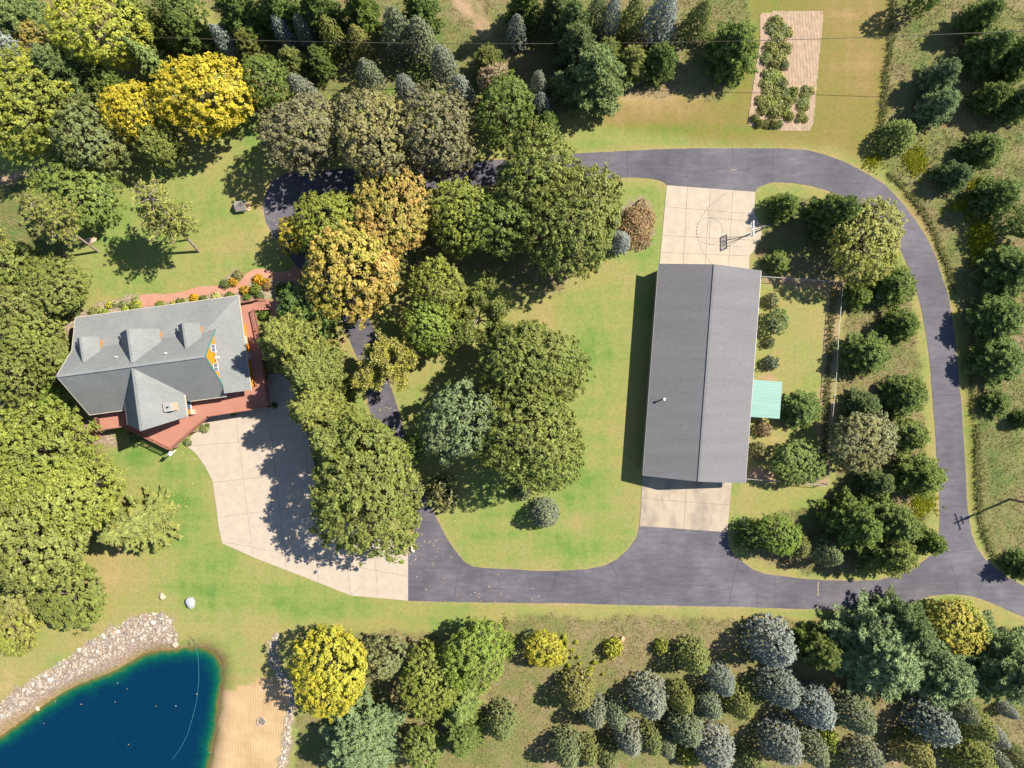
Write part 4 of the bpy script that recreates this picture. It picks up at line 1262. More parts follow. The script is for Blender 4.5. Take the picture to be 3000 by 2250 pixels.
def build_stonework():
    rs = random.Random(11)
    bank = empty("stone_bank", P(330, 1900)); bank.location = (0, 0, 0)
    tag(bank, "rip-rap stone bank sloping down to the pond on its upper shore", "stone bank")
    stones_in(RIPRAP[:13] + [(505,1885),(440,1872),(390,1888),(340,1915),(275,1948),(195,1988),(125,2028),(35,2085),(-20,2125)], 290, .12, .42, bank, rs)
    rubble([RIPRAP[:13] + [(505,1888),(440,1878),(390,1896),(340,1922),(275,1955),(195,1996),(125,2036),(35,2092),(-20,2132)]], 24, .06, .15, "rubble", bank, 5)
    ed = empty("stone_edging", (0, 0, 0)); tag(ed, "curving strip of grey stones along the sandy beach", "stone edging")
    stones_in(STONE_STRIP, 280, .10, .26, ed, rs)
    rubble([STONE_STRIP], 26, .05, .13, "rubble", ed, 6)
    bd = empty("pebble_bed", (0, 0, 0)); tag(bd, "triangular bed of pale pebbles at the point of the driveway fork", "pebble bed")
    rubble(WHITEROCK, 60, .04, .10, "pebbles", bd, 7); stones_in(WHITEROCK[0], 40, .08, .18, bd, rs)
    # fire ring on the sand
    c = P(766, 2113)
    fr = empty("fire_ring", c); tag(fr, "round fire ring of stones on the sandy beach", "fire ring")
    for i in range(15):
        a = i * 2 * math.pi / 15
        o = link("stone", STONES[i % 8], None, fr); o.location = (.55 * math.cos(a), .55 * math.sin(a), .1); o.scale = (.15, .12, .2); o.rotation_euler = (0, 0, a + 1.57)
        q = rs.uniform(.7, 1.1); o.color = (.50 * q, .42 * q, .36 * q, 1)
    MB().tube([(0, 0, .01), (0, 0, .06)], [.42, .36], 14).build("ash_bed", simple("ash", (.18, .165, .155), (.10, .09, .085), 4), fr)
    # block retaining wall behind the concrete
    rw = empty("retaining_wall", (0, 0, 0)); tag(rw, "low tan block retaining wall curving between concrete and pines", "retaining wall")
    line = [Vector(rel(a, b)) for a, b in [(893,1200),(900,1259),(926,1378),(962,1450),(1042,1547),(1132,1590),(1196,1624)]]
    me = bpy.data.meshes.new("block")
    mb = MB().box(-.22, .22, -.14, .14, 0, .2)
    b0 = mb.build("block", M['tan_block'], rw, .02); first = True; cnt = 0
    for a, b in zip(line[:-1], line[1:]):
        L = (b - a).length; n = int(L / .46); ang = math.atan2((b - a).y, (b - a).x)
        for i in range(n):
            p = a.lerp(b, (i + .5) / n)
            for c_ in range(2):
                if cnt > 290: break
                o = b0 if first else b0.copy()
                if not first: COL.objects.link(o); o.parent = rw
                first = False; cnt += 1
                o.location = (p.x + rs.uniform(-.015, .015), p.y + rs.uniform(-.015, .015), c_ * .205 + .02); o.rotation_euler = (0, 0, ang + rs.uniform(-.03, .03))
build_stonework()

# two driftwood sticks and an irrigation line at the pond
def sticks():
    for i, (a, b, lab) in enumerate((((564,1858),(574,1890),"thin bare stick leaning into the pond, right of the pair"), ((562,1870),(553,1897),"thin bare stick leaning into the pond, left of the pair"))):
        A = P(*a); B = P(*b); A.z += .7; B.z -= .1
        tag(MB().tube([A, A.lerp(B, .5) + Vector((.06, 0, .05)), B], [.02, .035, .045], 5).build("driftwood", M['bark']), lab, "stick", "sticks at the pond edge")
    pts = [(574,1892),(581,1930),(583,1990),(577,2050),(565,2100),(550,2150),(530,2190),(505,2225)]
    w = [(*rel(a, b, -.9), WATER_Z + .012) for a, b in pts]
    tag(MB().tube(w, .018, 5).build("hose", simple("pale_hose", (.05, .28, .30), (.04, .22, .25), 3, .5)), "thin pale hose curving across the pond surface", "hose")
sticks()

# ------------------------------------------------------------------ tilled garden plot
def build_garden():
    poly = wp(GARDEN); xs = [p[0] for p in poly]; ys = [p[1] for p in poly]
    st = .11
    X, Y = np.meshgrid(np.arange(min(xs), max(xs), st), np.arange(min(ys), max(ys), st * 2))
    ins = inpoly(X, Y, poly)
    e = blur(ins.astype(float), 2)
    fur = np.sin((X * .998 + Y * .075 + .25 * (vnoise(X * .8, Y * .5, 21) - .5)) * 2 * math.pi / .42)
    Z = .05 + (.020 * fur + .07 * (vnoise(X * 3, Y * 3, 22) - .5)) * e
    ny, nx = X.shape; i = np.arange(nx * ny).reshape(ny, nx)
    F = np.stack([i[:-1, :-1], i[:-1, 1:], i[1:, 1:], i[1:, :-1]], -1).reshape(-1, 4)
    keep = ins.ravel()[F].all(1)
    me = np_mesh("garden_bed", np.stack([X, Y, Z], -1).reshape(-1, 3), F[keep])
    o = link("garden_bed", me, M['soil']); tag(o, "pale tilled vegetable plot with furrows in the upper right lawn", "garden bed")
build_garden()

# ------------------------------------------------------------------ foliage generators (numpy)
def unit(v): return v / np.maximum(np.linalg.norm(v, axis=-1, keepdims=True), 1e-9)

def leaves(C, N, L, Wd, rnd, r, twist=True, D=None):
    """rhombic leaf faces: centres C, normals N, half length L, half width Wd, long axis D (optional)"""
    n = len(C)
    t = r.normal(size=(n, 3)) if D is None else D
    a = unit(t - N * (t * N).sum(-1, keepdims=True)); b = np.cross(N, a)
    L = L[:, None]; Wd = Wd[:, None]
    V = np.stack([C - a * L, C - a * L * .1 + b * Wd, C + a * L, C - a * L * .1 - b * Wd], 1).reshape(-1, 3)
    F = np.arange(n * 4).reshape(n, 4)
    return V, F, np.repeat(rnd, 4, axis=0)

def crown_mesh(name, parts):
    V = np.concatenate([p[0] for p in parts]); k = 0; Fs = []
    for p in parts: Fs.append(p[1] + k); k += len(p[0])
    me = np_mesh(name, V, np.concatenate(Fs), np.concatenate([p[2] for p in parts]))
    return me

def broadleaf(seed, Rr=5.0, Hh=12.0, clumps=900, per=20, leaf=.12, z0=.16, csize=.42, nlobe=9, lobe=.16, core=.25):
    """domed crown: a lobed shell of many small leaf clumps over a darker core; returns crown mesh and trunk parts"""
    r = np.random.default_rng(seed)
    zc = Hh * (z0 + 1) / 2; hz = Hh * (1 - z0) / 2
    ld = unit(r.normal(size=(nlobe, 3)) + np.array([0, 0, .35]))
    d = unit(r.normal(size=(clumps, 3)) + np.array([0, 0, .38]))
    k = (d @ ld.T)
    near = k.argmax(1)
    km = k.max(1); tt = np.clip((km - km.min()) / (1 - km.min()), 0, 1)
    lsz = r.uniform(.7, 1.2, nlobe)[near]
    bulge = 1 - lobe + 1.35 * lobe * tt ** .7 * lsz + r.normal(size=clumps) * .05
    for qd, amp in zip(unit(r.normal(size=(4, 3)) * np.array([1, 1, .5])), (.26, .2, -.14, .16)):
        bulge = bulge * (1 - amp * np.clip((d @ qd - .35) / .65, 0, 1))
    shell = np.where(r.random(clumps) < core, r.uniform(.45, .85, clumps), r.uniform(.86, 1.03, clumps))
    C = d * (bulge * shell)[:, None] * np.array([Rr, Rr, hz]) + np.array([0, 0, zc])
    for ax_ in (0, 1):
        lo, hi = np.percentile(C[:, ax_], (1.5, 98.5)); C[:, ax_] = (C[:, ax_] - (lo + hi) / 2) * (Rr * .97 / ((hi - lo) / 2))
    C[:, 2] = np.maximum(C[:, 2], Hh * z0 * .6)
    ltint = r.random(nlobe)
    CT = ltint[near]
    dd = unit(r.normal(size=(clumps, per, 3)))
    rad = csize * r.uniform(.6, 1.3, (clumps, 1, 1)) * r.random((clumps, per, 1)) ** .5
    LC = C[:, None] + dd * rad * np.array([1, 1, .75])
    LN = unit(.45 * dd + .75 * d[:, None] + np.array([0, 0, .45]) + .5 * r.normal(size=(clumps, per, 3)))
    tint = np.clip(CT[:, None] * .55 + r.random((clumps, 1)) * .4 + r.normal(size=(clumps, per)) * .12, 0, 1)
    val = np.clip(r.normal(.5, .17, (clumps, per)) + .3 * (r.random((clumps, 1)) - .5), 0, 1)
    rn = np.stack([val, tint], -1).reshape(-1, 2)
    m = clumps * per
    s = leaf * r.uniform(.7, 1.35, m) * np.repeat(r.uniform(.65, 1.4, clumps), per)
    crown = crown_mesh("crown", [leaves(LC.reshape(-1, 3), LN.reshape(-1, 3), s * 1.15, s * .8, rn, r)])
    mb = MB(); rs = random.Random(seed)
    mb.tube([(0, 0, -.3), (0, 0, Hh * z0), (rs.uniform(-.2, .2), rs.uniform(-.2, .2), zc * .85), (0, 0, zc + hz * .5)], [.05 * Rr + .06, .042 * Rr + .03, .03 * Rr, .03], 7)
    for i in range(nlobe + 4):
        z = Hh * rs.uniform(z0, .55); dv = Vector(ld[i % nlobe]); q = Vector((dv.x * Rr * .75, dv.y * Rr * .75, zc + dv.z * hz * .7))
        if i >= nlobe: q = Vector((-q.y, q.x, q.z * .9))
        m1 = Vector((0, 0, z)).lerp(q, .5) + Vector((rs.uniform(-.3, .3), rs.uniform(-.3, .3), .3))
        mb.tube([(0, 0, z), m1, q, q + (q - m1) * .35], [.022 * Rr, .015 * Rr, .009 * Rr, .01], 5)
    return crown, mb

def spruce(seed, Rr=2.2, Hh=6.0, dz=.27, blade=.135, p1=1.75, p2=.70, blades=13, z0=.04, jag=.17, spray=.33):
    """dense egg-shaped spruce: tiers of bough tips round the trunk, each a spray of needles"""
    r = np.random.default_rng(seed)
    C = []; O = []; T_ = []
    z = Hh * z0
    while z < Hh:
        f = max(0.0, 1 - (z / Hh) ** p1) ** p2
        rad = Rr * f
        for ring, dens in ((1.0, 1.0), (.68, .5)):
            k = max(3, int(2 * math.pi * rad * ring / spray * dens))
            a0 = r.uniform(0, 6.28)
            az = a0 + np.arange(k) * 6.283 / k + r.normal(size=k) * .12
            ph = r.uniform(0, 6.28); nbq = r.integers(7, 11)
            star = np.cos(nbq * az + ph)
            q = rad * ring * (r.uniform(1 - jag, 1 + jag, k) + .13 * star)
            C.append(np.stack([np.cos(az) * q, np.sin(az) * q, z + r.normal(size=k) * dz * .28 + .05 + .06 * star], -1))
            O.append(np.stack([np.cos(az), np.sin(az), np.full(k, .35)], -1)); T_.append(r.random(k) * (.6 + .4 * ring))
        z += dz * r.uniform(.85, 1.15)
    C = np.concatenate(C); O = unit(np.concatenate(O)); T_ = np.concatenate(T_); n = len(C)
    d = unit(r.normal(size=(n, blades, 3)) * .75 + 1.0 * O[:, None])
    sc = blade * r.uniform(.75, 1.35, (n, blades))
    LC = C[:, None] + d * (sc * .75)[..., None]
    N = unit(np.array([0, 0, 1.0]) + .4 * O[:, None] + .5 * r.normal(size=(n, blades, 3)))
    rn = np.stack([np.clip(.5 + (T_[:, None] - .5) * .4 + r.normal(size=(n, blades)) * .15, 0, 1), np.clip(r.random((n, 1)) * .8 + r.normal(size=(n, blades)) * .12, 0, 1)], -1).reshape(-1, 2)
    crown = crown_mesh("crown", [leaves(LC.reshape(-1, 3), N.reshape(-1, 3), sc.ravel(), sc.ravel() * .42, rn, r, D=d.reshape(-1, 3))])
    mb = MB(); mb.tube([(0, 0, -.3), (0, 0, Hh * .5), (0, 0, Hh * .97)], [.04 * Rr + .05, .03 * Rr, .015], 7)
    return crown, mb

def boughs(seed, Rr=2.2, Hh=7.0, dz=.24, nb=10, droop=.12, blade=.17, power=.85, fluff=1.0, gap=0.0):
    r = np.random.default_rng(seed)
    Cs = []; Ns = []; Ds = []; Ts = []; Rn = []
    z = .25
    while z < Hh - .15:
        f = 1 - z / Hh
        Lb = Rr * f ** power
        k = max(4, int(nb * (.45 + .55 * f)))
        a0 = r.uniform(0, 6.28)
        for b in range(k):
            if r.random() < gap: continue
            az = a0 + b * 6.283 / k + r.normal() * .16
            L = max(.15, Lb * r.uniform(.78, 1.1)); o = np.array([math.cos(az), math.sin(az), 0]); s = np.array([-o[1], o[0], 0])
            nn = max(3, int(L / .13))
            t = (np.arange(nn) + r.random(nn)) / nn
            t = t[t > .12]
            if len(t) == 0: continue
            br = r.random()
            zt = z - droop * L * np.sin(t * 2.2) + .10 * L * t * t + r.normal(size=len(t)) * .03
            base = o[None] * (L * t)[:, None]; base[:, 2] = zt
            wd = .10 + .30 * L * (1 - t) * .55
            for sd in (-1, 0, 1):
                c = base + s[None] * (sd * wd * r.uniform(.3, 1.0, len(t)))[:, None]
                c[:, 2] += -abs(sd) * .03 + r.normal(size=len(t)) * .035 + .04
                dd = unit(o[None] + s[None] * sd * .8 + r.normal(size=(len(t), 3)) * .3 + np.array([0, 0, .12]))
                Cs.append(c); Ds.append(dd)
                Ns.append(unit(np.array([0, 0, 1.0]) + .55 * o + .5 * r.normal(size=(len(t), 3))))
                tip = np.clip(.28 + .5 * t + r.normal(size=len(t)) * .14, 0, 1)
                Rn.append(np.stack([tip, np.clip(br * .6 + r.normal(size=len(t)) * .2 + .15, 0, 1)], -1))
        z += dz * r.uniform(.8, 1.2) * (.6 + .6 * f)
    C = np.concatenate(Cs); n = len(C)
    sz = blade * r.uniform(.75, 1.3, n) * fluff
    crown = crown_mesh("crown", [leaves(C, np.concatenate(Ns), sz, sz * .42, np.concatenate(Rn), r, D=np.concatenate(Ds))])
    mb = MB(); mb.tube([(0, 0, -.3), (0, 0, Hh * .5), (0, 0, Hh * .97)], [.04 * Rr + .05, .03 * Rr, .015], 7)
    return crown, mb

def pine(seed, Rr=4.0, Hh=11.0, z0=.08, dz=.75, nb=7, tuft=.34, blades=14, sub=5, power=.7, bare=False, lean=(0, 0), branch_vis=1.0):
    """whorled branches carrying tufts of long needles"""
    r = np.random.default_rng(seed)
    TC = []; TD = []; TT = []
    mb = MB(); rs = random.Random(seed)
    lx, ly = lean
    ax = lambda z: np.array([lx * z / Hh, ly * z / Hh, z])
    mb.tube([ax(-.3 if not bare else -.3), ax(Hh * .5), ax(Hh * .97)], ([.045 * Rr + .08, .035 * Rr + .03, .02] if not bare else [.17, .13, .03]), 7)
    z = Hh * z0
    while z < Hh - .2:
        f = (1 - (z - Hh * z0) / (Hh * (1 - z0)))
        prof = f ** power if not bare else (math.sin(min(1, (1 - f) * 1.5 + .25) * math.pi * .5) * f ** .45)
        k = max(3, int(nb * (.6 + .4 * f))); a0 = r.uniform(0, 6.28)
        for b in range(k):
            if bare and r.random() < .22: continue
            az = a0 + b * 6.283 / k + r.normal() * .22
            L = max(.3, Rr * prof * r.uniform(.72, 1.12)); o = np.array([math.cos(az), math.sin(az), 0]); s = np.array([-o[1], o[0], 0])
            st = ax(z); rise_ = r.uniform(.05, .28)
            end = st + o * L + np.array([0, 0, rise_ * L])
            mb.tube([tuple(st), tuple(st + o * L * .5 + np.array([0, 0, rise_ * L * .3])), tuple(end)], ([.012 * L + .015, .009 * L + .01, .008] if not bare else [.05, .04, .02]), 4)
            nt_ = max(3, int(sub * L / 1.4))
            for q in range(nt_):
                t = (q + 1 + r.uniform(-.3, .3)) / nt_
                w = .32 * L * (1.05 - t) + .12
                for sd in ((-1, 1) if q < nt_ - 1 else (0,)):
                    for kk in range(2 if w > .5 else 1):
                        ww = w * r.uniform(.35, 1.0) * (1 if kk == 0 else .5)
                        c = st + o * (L * t) + s * sd * ww + np.array([0, 0, rise_ * L * t * (.6 + .4 * t) + r.normal() * .1 + .1])
                        TC.append(c); TD.append(unit(o * .7 + s * sd * .7 + np.array([0, 0, .75]))); TT.append(r.random())
        z += dz * r.uniform(.75, 1.2) * (.7 + .4 * f)
    TC.append(ax(Hh)); TD.append(np.array([0, 0, 1.0])); TT.append(.5)
    TC = np.array(TC); TD = np.array(TD); TT = np.array(TT); n = len(TC)
    d = unit(r.normal(size=(n, blades, 3)) + 1.05 * TD[:, None])
    sc = tuft * r.uniform(.75, 1.25, (n, 1))
    C = TC[:, None] + d * (sc * .52)[..., None]
    N = unit(r.normal(size=(n, blades, 3)) + np.array([0, 0, .9]))
    L = (sc * .55 * np.ones((n, blades))).ravel()
    rn = np.stack([np.clip(.5 + r.normal(size=(n, blades)) * .2 + (TT[:, None] - .5) * .25, 0, 1), np.clip(TT[:, None] * .7 + r.normal(size=(n, blades)) * .15, 0, 1)], -1).reshape(-1, 2)
    crown = crown_mesh("crown", [leaves(C.reshape(-1, 3), N.reshape(-1, 3), L, L * .30, rn, r, D=d.reshape(-1, 3))])
    return crown, mb

def sparse_tree(seed, Rr=5.0, Hh=11.0, n_main=15, per=24, leaf=.115, cl=.55):
    """open crown with its pale limbs showing"""
    rs = random.Random(seed); r = np.random.default_rng(seed)
    mb = MB(); ends = []
    mb.tube([(0, 0, -.3), (0, 0, Hh * .25), (.1, .1, Hh * .5)], [.24, .2, .12], 7)
    for i in range(n_main):
        a = i * 2.4 + rs.uniform(-.3, .3); el = rs.uniform(.3, 1.2); L = Rr * rs.uniform(.7, 1.1) * (1.1 - .25 * math.sin(el))
        s = Vector((0, 0, Hh * rs.uniform(.2, .5))); d = Vector((math.cos(a) * math.cos(el), math.sin(a) * math.cos(el), math.sin(el) * 1.05))
        e = s + d * L; m_ = s.lerp(e, .5) + Vector((rs.uniform(-.4, .4), rs.uniform(-.4, .4), .4))
        mb.tube([s, m_, e], [.09, .055, .02], 5)
        for k in range(7):
            t = rs.uniform(.35, 1.0); b = s.lerp(m_, t * 2) if t < .5 else m_.lerp(e, t * 2 - 1)
            d2 = (d + Vector((rs.uniform(-1, 1), rs.uniform(-1, 1), rs.uniform(-.3, .8))) * .9).normalized()
            e2 = b + d2 * rs.uniform(.8, 1.9); mb.tube([b, b.lerp(e2, .5) + Vector((0, 0, .1)), e2], [.035, .022, .01], 4)
            for j in range(4):
                f = rs.uniform(.2, 1); q = b.lerp(e2, f); d3 = (d2 + Vector((rs.uniform(-1, 1), rs.uniform(-1, 1), rs.uniform(-.4, .7)))).normalized()
                e3 = q + d3 * rs.uniform(.3, .8); mb.tube([q, e3], [.014, .006], 3)
                ends.append(e3); ends.append(q.lerp(e3, .5))
    E = np.array([v[:] for v in ends]); n = len(E)
    d = unit(r.normal(size=(n, per, 3))); C = E[:, None] + d * cl * r.random((n, per, 1)) ** .6
    N = unit(r.normal(size=(n, per, 3)) + np.array([0, 0, .8]))
    rn = np.stack([np.clip(r.normal(.5, .22, (n, per)), 0, 1), np.clip(r.random((n, 1)) * .8 + r.normal(size=(n, per)) * .12, 0, 1)], -1).reshape(-1, 2)
    s = leaf * r.uniform(.7, 1.3, n * per)
    return crown_mesh("crown", [leaves(C.reshape(-1, 3), N.reshape(-1, 3), s * 1.2, s * .75, rn, r)]), mb

def bush(seed, n=420, leaf=.11, dome=.8):
    """unit-radius mound of leaves"""
    r = np.random.default_rng(seed)
    d = unit(r.normal(size=(n, 3)) + np.array([0, 0, .35])); d[:, 2] = np.abs(d[:, 2])
    lump = 1 + .16 * np.sin(d[:, 0] * 5 + seed) * np.cos(d[:, 1] * 6 + seed)
    C = d * (r.random((n, 1)) ** .28) * lump[:, None] * np.array([1, 1, dome])
    N = unit(d + .7 * r.normal(size=(n, 3)) + np.array([0, 0, .4]))
    rn = np.stack([np.clip(r.normal(.5, .22, n), 0, 1), np.clip(r.random(n) * .9, 0, 1)], -1)
    s = leaf * r.uniform(.7, 1.3, n)
    mb = MB()
    for k in range(5):
        a = k * 1.26; mb.tube([(0, 0, -.05), (.3 * math.cos(a), .3 * math.sin(a), dome * .45)], [.05, .02], 4)
    return crown_mesh("foliage", [leaves(C, N, s * 1.2, s * .8, rn, r)]), mb

def proto(name, gen, mat, trunk_mat, Rr, Hh):
    crown, mb = gen
    crown.materials.append(mat)
    me = bpy.data.meshes.new("trunk"); me.from_pydata([tuple(v) for v in mb.v], [], mb.f); me.update(); me.materials.append(trunk_mat)
    return dict(crown=crown, trunk=me, R=Rr, H=Hh)

LF, ND, BK, BP = M['leaf'], M['needle'], M['bark'], M['bark_pale']
PR = {
 'maple': [proto('m', broadleaf(100 + i, 5.0, 12.0, 980, 21, .12, .14, .36, 20 + 2 * i, .26, .2), LF, BK, 5.0, 12.0) for i in range(5)],
 'oak': [proto('o', broadleaf(140 + i, 7.0, 14.0, 1800, 21, .13, .14, .42, 36, .28, .22), LF, BK, 7.0, 14.0) for i in range(4)],
 'round': [proto('r', broadleaf(120 + i, 3.0, 7.0, 500, 21, .10, .08, .29, 13, .20, .2), LF, BK, 3.0, 7.0) for i in range(3)],
 'spruce': [proto('s', spruce(200 + i, 2.2, 6.0), ND, BK, 2.2, 6.0) for i in range(5)],
 'bigspruce': [proto('b', boughs(240 + i, 3.4, 12.0, .42, 11, .22, .27, .9, 1.0, .12), ND, BK, 3.4, 12.0) for i in range(2)],
 'pine': [proto('p', pine(300 + i, 4.2, 11.0, .06, .6, 8, .36, 16, 6, .52), ND, BK, 4.2, 11.0) for i in range(4)],
 'youngpine': [proto('y', pine(330 + i, 3.0, 7.0, .04, .48, 8, .32, 15, 6, .48), ND, BK, 3.0, 7.0) for i in range(4)],
 'sparse': [proto('t', sparse_tree(400 + i), LF, BP, 5.0, 11.0) for i in range(2)],
 'redpine': [proto('q', pine(430 + i, 4.4, 14.0, .45, .72, 6, .36, 11, 3.4, .6, True, (0, 3.2 + .4 * i)), ND, BP, 4.4, 14.0) for i in range(2)],
 'hedge': [proto('h', bush(560, 5200, .032, .8), LF, BK, 1.0, .8)],
 'bush': [proto('u', bush(500 + i, 700, .085), LF, BK, 1.0, .8) for i in range(4)],
 'flower': [proto('f', bush(520 + i, 260, .15, .7), LF, BK, 1.0, .7) for i in range(2)],
}
CNT = {k: 0 for k in PR}
NAMES = dict(maple='maple_tree', oak='oak_tree', round='broadleaf_tree', spruce='spruce_tree', bigspruce='tall_spruce_tree', pine='pine_tree', youngpine='young_pine_tree',
             sparse='thinning_tree', redpine='red_pine_tree', bush='shrub', hedge='hedge_shrub', flower='flower_clump')
CATS = dict(maple='tree', oak='tree', round='tree', spruce='spruce', bigspruce='spruce', pine='pine', youngpine='pine', sparse='tree', redpine='pine', bush='shrub', hedge='shrub', flower='flowers')
prnd = random.Random(5)

def plant(kind, px, py, rpx, h, ca, cb, label, group=None, base=None, cf=None, squash=1.0):
    i = CNT[kind]; CNT[kind] += 1
    pr = PR[kind][i % len(PR[kind])]
    if kind == 'spruce': h *= 1.12
    if kind == 'youngpine': h *= .8
    f = cf if cf is not None else dict(spruce=.46, bigspruce=.45, pine=.42, youngpine=.4, redpine=.7, bush=.5, flower=.5).get(kind, .58)
    p = P(px, py, h * f); p.z -= h * f
    Rw = rpx / PPM * (H - h * f) / H * dict(spruce=.80, pine=1.06, youngpine=1.0).get(kind, 1.0)
    if base: p = P(*base)
    t = empty(NAMES[kind], p, prnd.uniform(0, 6.28) if kind != 'redpine' else 0.0)
    sx = Rw / pr['R']; sz = h / pr['H']
    ar = prnd.uniform(.93, 1.07) if kind in ('maple', 'oak', 'round', 'pine', 'youngpine') else 1.0
    t.scale = (sx * ar, sx / ar * squash, sz)
    tag(t, label, CATS[kind], group)
    tr = link("trunk" if kind not in ('bush', 'flower', 'hedge') else "stem", pr['trunk'], None, t)
    c = link("crown" if kind not in ('bush', 'flower', 'hedge') else "foliage", pr['crown'], None, t)
    j = prnd.uniform(.9, 1.1)
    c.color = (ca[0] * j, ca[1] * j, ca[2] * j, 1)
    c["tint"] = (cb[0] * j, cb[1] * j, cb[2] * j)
    return t

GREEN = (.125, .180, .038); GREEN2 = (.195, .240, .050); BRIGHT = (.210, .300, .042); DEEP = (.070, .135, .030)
OLIVE = (.180, .200, .050); OLIVE2 = (.250, .228, .080); DULL = (.192, .178, .090); DULL2 = (.246, .230, .118)
YEL = (.46, .375, .030); YEL2 = (.39, .335, .030); YG = (.400, .400, .045); YG2 = (.270, .300, .045)
ORG = (.47, .27, .085); ORG2 = (.42, .34, .06); RUST = (.40, .20, .12); PINK = (.45, .28, .19)
SPG = (.140, .200, .065); SPG2 = (.190, .235, .075); SPO = (.245, .255, .075); SPO2 = (.30, .27, .10)
BLU = (.250, .300, .285); BLU2 = (.315, .345, .315); GBL = (.240, .270, .205); GBL2 = (.295, .305, .232); GRN = (.190, .232, .105); GRN2 = (.245, .272, .140)
PIN = (.180, .245, .085); PIN2 = (.240, .305, .115); PIB = (.190, .265, .118); PIB2 = (.260, .335, .170); PIY = (.290, .320, .080); PIY2 = (.350, .360, .115)
PID = (.150, .220, .052); PID2 = (.215, .270, .068)

